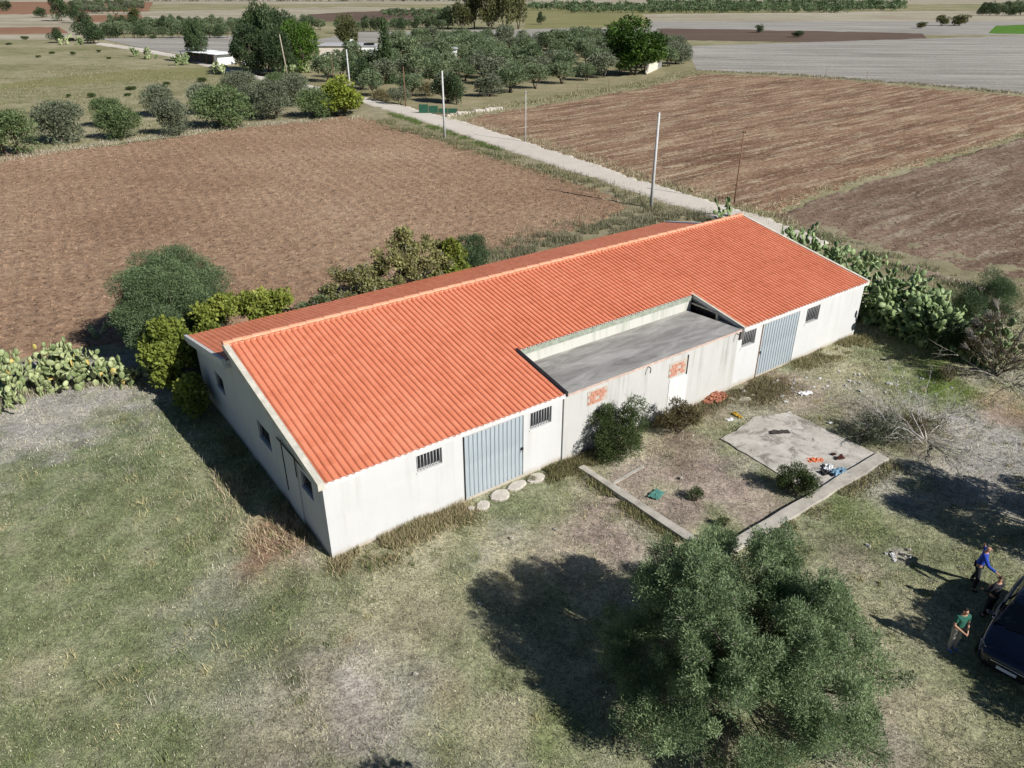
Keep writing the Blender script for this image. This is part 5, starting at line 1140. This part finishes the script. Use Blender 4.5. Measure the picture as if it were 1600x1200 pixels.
# ------------------------------------------------------------------ people
def skin_mesh(name, joints, edges, mat, sub=2):
    me = bpy.data.meshes.new(name+'_sk'); me.from_pydata([j[0] for j in joints], edges, [])
    o = bpy.data.objects.new(name+'_sk', me); C.objects.link(o); m = o.modifiers.new('s', 'SKIN'); m.use_smooth_shade = True
    for i, j in enumerate(joints):
        rr_ = j[1] if isinstance(j[1], tuple) else (j[1], j[1]); me.skin_vertices[0].data[i].radius = rr_
    me.skin_vertices[0].data[0].use_root = True
    s = o.modifiers.new('u', 'SUBSURF'); s.levels = s.render_levels = sub
    dg = bpy.context.evaluated_depsgraph_get(); dg.update(); ev = o.evaluated_get(dg); out = bpy.data.meshes.new_from_object(ev)
    out.name = name; out.materials.clear(); out.materials.append(mat); bpy.data.objects.remove(o); bpy.data.meshes.remove(me)
    for p_ in out.polygons: p_.use_smooth = True
    return out
M_skin = M('skin', (.45, .25, .17), .6, .1, 10)
def person(label, loc, rz, h, shirt, trousers, shoe, hair, arms, legs, sleeve=1.0, bald=False, lean=0):
    """arms: (elbow, wrist) for left and right; legs: (knee, ankle) for left and right, metres in the body frame facing +y"""
    s = h/1.75; t = thing('person', label, 'person', loc, rz); t.scale = (s, s, s)
    hip = Vector((0, 0, .95)); ch = Vector((0, lean*.35, 1.28)); sh = Vector((0, lean*.5, 1.42)); nk = Vector((0, lean*.55, 1.51)); hd = Vector((0, lean*.6+.02, 1.63))
    J = [(hip, (.13, .10)), (ch, (.145, .10)), (sh, (.10, .075)), (nk, .048), (hd+Vector((0, 0, -.03)), (.068, .08)), (hd+Vector((0, 0, .07)), (.066, .08))]; E_ = [(0, 1), (1, 2), (2, 3), (3, 4), (4, 5)]
    SJ = [(hip+Vector((0, 0, -.04)), (.165, .135)), (hip+Vector((0, lean*.1, .12)), (.16, .13)), (ch, (.17, .13)), (sh+Vector((0, 0, -.0)), (.125, .095)), (sh+Vector((0, 0, .05)), .06)]; SE = [(0, 1), (1, 2), (2, 3), (3, 4)]
    for sd, (el, wr) in zip((-1, 1), arms):
        p0 = sh+Vector((sd*.18, 0, -.02)); el = Vector(el); wr = Vector(wr); b = len(J)
        hand = wr+(wr-el).normalized()*.08
        J += [(p0, .058), (el, .042), (wr, .028), (hand, (.034, .018))]; E_ += [(2, b), (b, b+1), (b+1, b+2), (b+2, b+3)]
        d = (wr-el).normalized(); a_ = d.orthogonal().normalized(); c_ = d.cross(a_)
        for q in range(5):   # four fingers and a thumb
            off = a_*(.026*(q-1.5)/1.5) if q < 4 else a_*(-.035)
            ln = (.062, .072, .066, .052, .04)[q]; n0 = len(J); f0 = hand+off
            J += [(f0+(d*ln*.5 if q < 4 else d*.005+a_*-.018), .008), (f0+d*ln+c_*.018, .007)]; E_ += [(b+3, n0), (n0, n0+1)]
        b = len(SJ); end = p0.lerp(el, min(1, sleeve)) if sleeve <= 1 else wr.lerp(el, .05)
        SJ += [(p0, .085)]; SE += [(3, b)]
        if sleeve > 1: SJ += [(el, .06), (end, .042)]; SE += [(b, b+1), (b+1, b+2)]
        else: SJ += [(end, .06)]; SE += [(b, b+1)]
    TJ = [(hip+Vector((0, 0, .03)), (.15, .12))]; TE = []
    for sd, (kn, an) in zip((-1, 1), legs):
        p0 = hip+Vector((sd*.09, 0, -.08)); kn = Vector(kn); an = Vector(an); b = len(J)
        J += [(p0, .085), (kn, .055), (an, .038), (an+Vector((0, .12, -.045)), (.035, .02))]; E_ += [(0, b), (b, b+1), (b+1, b+2), (b+2, b+3)]
        b = len(TJ); TJ += [(p0, .105), (kn, .075), (an+Vector((0, 0, .02)), .058)]; TE += [(0, b), (b, b+1), (b+1, b+2)]
        sm = skin_mesh('shoe', [(an+Vector((0, -.04, -.03)), (.05, .045)), (an+Vector((0, .08, -.045)), (.05, .038)), (an+Vector((0, .17, -.05)), (.04, .026))], [(0, 1), (1, 2)], shoe, 1); link('shoe', sm, t)
    link('body', skin_mesh('body', J, E_, M_skin), t)
    link('shirt', skin_mesh('shirt', SJ, SE, shirt), t); link('trousers', skin_mesh('trousers', TJ, TE, trousers), t)
    # head details: hair cap, nose, ears, eyes
    if not bald: link('hair', skin_mesh('hair', [(hd+Vector((0, -.035, .0)), (.07, .06)), (hd+Vector((0, -.02, .085)), (.075, .078)), (hd+Vector((0, .02, .105)), (.055, .05))], [(0, 1), (1, 2)], hair), t)
    else: link('hair', skin_mesh('hair', [(hd+Vector((0, -.05, -.02)), (.072, .045)), (hd+Vector((0, -.055, .03)), (.07, .045))], [(0, 1)], hair), t)
    for sd in (-1, 1):
        mb = MB(); e = hd+Vector((sd*.030, .082, .015)); mb.tube([e+Vector((-.012, 0, 0)), e, e+Vector((.012, 0, 0))], [.003, .007, .003], 6); mb.build('eye', M_dark, t)
        mb = MB(); e = hd+Vector((sd*.072, -.005, .0)); mb.tube([e+Vector((0, 0, -.03)), e+Vector((sd*.01, 0, 0)), e+Vector((0, 0, .03))], [.006, .016, .008], 6); mb.build('ear', M_skin, t)
    mb = MB(); e = hd+Vector((0, .08, .0)); mb.tube([e+Vector((0, 0, .02)), e+Vector((0, .022, -.018)), e+Vector((0, .004, -.03))], [.008, .014, .008], 6); mb.build('nose', M_skin, t)
    mb = MB(); e = hd+Vector((0, .078, -.045)); mb.tube([e+Vector((-.022, 0, 0)), e+Vector((0, .006, 0)), e+Vector((.022, 0, 0))], [.003, .005, .003], 6); mb.build('mouth', M('lips', (.32, .12, .09), .6, .1), t)
    return t
def cloth(n, c): return M(n, c, .9, .2, 14, .3)
c_dark = cloth('dark_trousers', (.02, .022, .03))
man = person('standing man in a bright blue jacket and dark trousers, legs apart, reaching out an arm', (15.55, 19.15, 0), R(-125), 1.76, cloth('blue_jacket', (.02, .06, .38)), c_dark, cloth('dark_shoe', (.03, .03, .03)), cloth('grey_hair', (.2, .18, .16)),
    [((-.42, .05, 1.28), (-.28, -.02, 1.52)), ((.34, .22, 1.2), (.42, .48, 1.12))], [((-.2, .05, .5), (-.3, -.05, .08)), ((.18, .08, .5), (.26, .05, .08))], sleeve=2, bald=True, lean=.12)
person('person in dark clothes standing close to the car door', (15.25, 17.75, 0), R(20), 1.70, cloth('dark_sweater', (.018, .02, .026)), c_dark, cloth('black_shoe', (.02, .02, .02)), cloth('brown_hair', (.10, .065, .045)),
    [((-.27, .05, 1.15), (-.2, .26, 1.05)), ((.27, .05, 1.15), (.2, .26, 1.05))], [((-.1, .03, .5), (-.11, 0, .08)), ((.1, .03, .5), (.11, .02, .08))], sleeve=2)
person('man in green polo shirt, pale trousers and blue shoes standing before the car', (13.45, 16.45, 0), R(-172), 1.68, cloth('green_polo', (.025, .12, .085)), cloth('beige_trousers', (.34, .32, .28)), cloth('bright_blue_shoe', (.05, .16, .5)), cloth('black_hair', (.015, .012, .01)),
    [((-.24, .06, 1.13), (-.08, .28, 1.02)), ((.27, .08, 1.13), (.08, .3, 1.0))], [((-.1, .03, .5), (-.11, 0, .08)), ((.1, .03, .5), (.11, .03, .08))], sleeve=.75, lean=.06)

# ------------------------------------------------------------------ the dark car: x forward, y left, built from lengthwise sections
car = thing('parked_car', 'dark navy blue car parked at the right edge beside the three people', 'car', (0, 0, 0))
def paint():
    m, nt, b = newmat('navy_car_paint', .25, .5); b.inputs['Base Color'].default_value = (.008, .012, .035, 1); b.inputs['Metallic'].default_value = .35; b.inputs['Coat Weight'].default_value = .8; b.inputs['Coat Roughness'].default_value = .12
    nt.links.new(ramp(nt, noise(nt, coords(nt, False), 3, 5), [(.35, (.2, .2, .2)), (.7, (.34, .34, .34))]), b.inputs['Roughness']); return m
M_paint = paint(); M_cglass = M('tinted_car_glass', (.01, .012, .014), .08, .1, 2, spec=.6); M_tyre = M('tyre_rubber', (.02, .02, .02), .85, .2, 9); M_rim = M('alloy_rim', (.4, .4, .42), .35, .1, 4, metal=.8)
M_chrome = M('chrome_strip', (.6, .62, .64), .2, .05, 4, metal=.9); M_lamp = M('headlight_glass', (.42, .45, .5), .12, .2, 12, spec=.6); M_plate = M('number_plate_white', (.55, .6, .72), .5, .03, 4)
# sections: x, half width, bottom z, sill-out z, belt z (shoulder), top z (centre)
S_ = [(0, .62, .30, .50, .60, .66), (-.06, .74, .24, .50, .70, .76), (-.22, .84, .22, .52, .78, .86), (-.55, .90, .22, .56, .86, .94), (-.95, .925, .24, .58, .91, 1.0), (-1.28, .93, .24, .58, .95, 1.05),
      (-1.6, .93, .24, .58, .98, 1.04), (-2.6, .93, .24, .58, 1.0, 1.05), (-3.5, .92, .24, .60, 1.02, 1.06), (-4.1, .88, .26, .62, 1.02, 1.06), (-4.36, .80, .30, .64, .98, 1.02), (-4.42, .70, .36, .62, .90, .92)]
def sect(x, w_, b, si, be, tp): return [(x, 0, b), (x, w_*.85, b), (x, w_*.98, b+.1), (x, w_, si), (x, w_*.985, be-.06), (x, w_*.93, be), (x, w_*.80, be+(tp-be)*.45), (x, w_*.45, be+(tp-be)*.88), (x, 0, tp)]
mb = MB(); vs = []; fs = []; K = 9
for s_ in S_:
    h_ = sect(*s_); vs += h_+[(x, -y, z) for x, y, z in h_[::-1][1:-1]]
N = 2*K-2
for i in range(len(S_)-1):
    for k in range(N): fs.append((i*N+k, (i+1)*N+k, (i+1)*N+(k+1) % N, i*N+(k+1) % N))
fs += [tuple(range(N)), tuple(reversed(range((len(S_)-1)*N, len(S_)*N)))]
mb.add(vs, fs, True); body = mb.build('body', M_paint, car, recalc=True); mo = body.modifiers.new('sub', 'SUBSURF'); mo.levels = mo.render_levels = 1
GH = [(-1.18, .80, 1.0, .80, 1.01), (-1.95, .80, 1.03, .60, 1.44), (-2.35, .80, 1.04, .58, 1.50), (-3.2, .79, 1.05, .57, 1.50), (-3.85, .76, 1.05, .54, 1.42), (-4.28, .72, 1.03, .66, 1.05)]
def green(mat, k0, k1, kind):
    mb = MB()
    for i in range(len(GH)-1):
        a = GH[i]; b = GH[i+1]
        A = [(a[0], a[1], a[2]), (a[0], a[3], a[4]), (a[0], -a[3], a[4]), (a[0], -a[1], a[2])]; B = [(b[0], b[1], b[2]), (b[0], b[3], b[4]), (b[0], -b[3], b[4]), (b[0], -b[1], b[2])]
        if kind == 'roof' and i in (1, 2, 3): mb.add([A[1], B[1], B[2], A[2]], [(3, 2, 1, 0)]); 
        if kind == 'front' and i == 0: mb.add([A[1], B[1], B[2], A[2]], [(3, 2, 1, 0)])
        if kind == 'rear' and i == 4: mb.add([A[1], B[1], B[2], A[2]], [(3, 2, 1, 0)])
        if kind == 'side': mb.add([A[0], A[1], B[1], B[0]], [(0, 1, 2, 3)]); mb.add([A[3], A[2], B[2], B[3]], [(3, 2, 1, 0)])
    return mb.build({'roof': 'roof', 'front': 'windscreen', 'rear': 'rear_window', 'side': 'side_window'}[kind], mat, car, recalc=True)
green(M_paint, 0, 0, 'roof'); green(M_cglass, 0, 0, 'front'); green(M_cglass, 0, 0, 'rear'); green(M_cglass, 0, 0, 'side')
for s_ in (1, -1):
    mb = MB(); mb.tube([(-1.15, s_*.81, .99), (-1.95, s_*.62, 1.44), (-2.35, s_*.60, 1.505), (-3.2, s_*.59, 1.505), (-3.85, s_*.56, 1.42), (-4.28, s_*.68, 1.06)], .03, 6); mb.build('roof_pillar', M_paint, car)
    mb = MB(); mb.tube([(-1.3, s_*.90, 1.0), (-2.5, s_*.90, 1.03), (-3.9, s_*.87, 1.05)], .012, 5); mb.build('window_trim', M_chrome, car)
    mb = MB(); mb.tube([(-2.5, s_*.8, 1.05), (-2.5, s_*.6, 1.49)], .03, 5); mb.build('door_pillar', M_paint, car)
    mb = MB(); mb.tube([(-1.42, s_*.86, 1.0), (-1.44, s_*1.0, 1.05), (-1.46, s_*1.12, 1.05)], [.03, .07, .05], 8); mb.build('wing_mirror', M_paint, car)
    mb = MB(); mb.add([(-.10, s_*.48, .70), (-.05, s_*.50, .60), (-.16, s_*.82, .62), (-.50, s_*.905, .74), (-.42, s_*.87, .83), (-.22, s_*.72, .80)], [(0, 1, 2, 3, 4, 5)]); hl = mb.build('headlight', M_lamp, car)
    sm = hl.modifiers.new('t', 'SOLIDIFY'); sm.thickness = .05; sm.offset = 1 if s_ < 0 else -1
    for x in (-.82, -3.50):
        mb = MB(); mb.tube([(x, s_*.72, .33), (x, s_*.74, .33), (x, s_*.92, .33), (x, s_*.94, .33)], [.29, .33, .33, .29], 20); wl = mb.build('wheel', M_tyre, car)
        mb = MB(); mb.tube([(x, s_*.90, .33), (x, s_*.945, .33)], [.21, .20], 16); mb.build('rim', M_rim, wl)
mb = MB(); mb.tube([(.03, -.45, .62), (.035, 0, .63), (.03, .45, .62)], .014, 6); mb.build('grille_strip', M_chrome, car)
mb = MB(); mb.box(-.05, .02, -.5, .5, .42, .58); mb.build('grille', M_dark, car)
mb = MB(); mb.box(-.03, .035, -.26, .26, .43, .53); mb.build('number_plate', M_plate, car)
mb = MB(); mb.tube([(-1.12, -.5, 1.02), (-1.2, -.1, 1.045), (-1.16, .3, 1.04)], .012, 4); mb.build('wiper', M_metal, car)
mb = MB(); mb.tube([(-.20, .70, .835), (-.17, .3, .865), (-.165, 0, .87), (-.17, -.3, .865), (-.20, -.70, .835)], .006, 4); mb.build('bonnet_gap', M_dark, car)
f = Vector((-.72, -.69)).normalized(); ang = math.atan2(f.y, f.x)
car.rotation_euler = (0, 0, ang); rt = Vector((f.y, -f.x))          # car's right side
p0 = Vector((13.72, 15.72)); fc = p0-rt*.78; car.location = (fc.x, fc.y, 0)
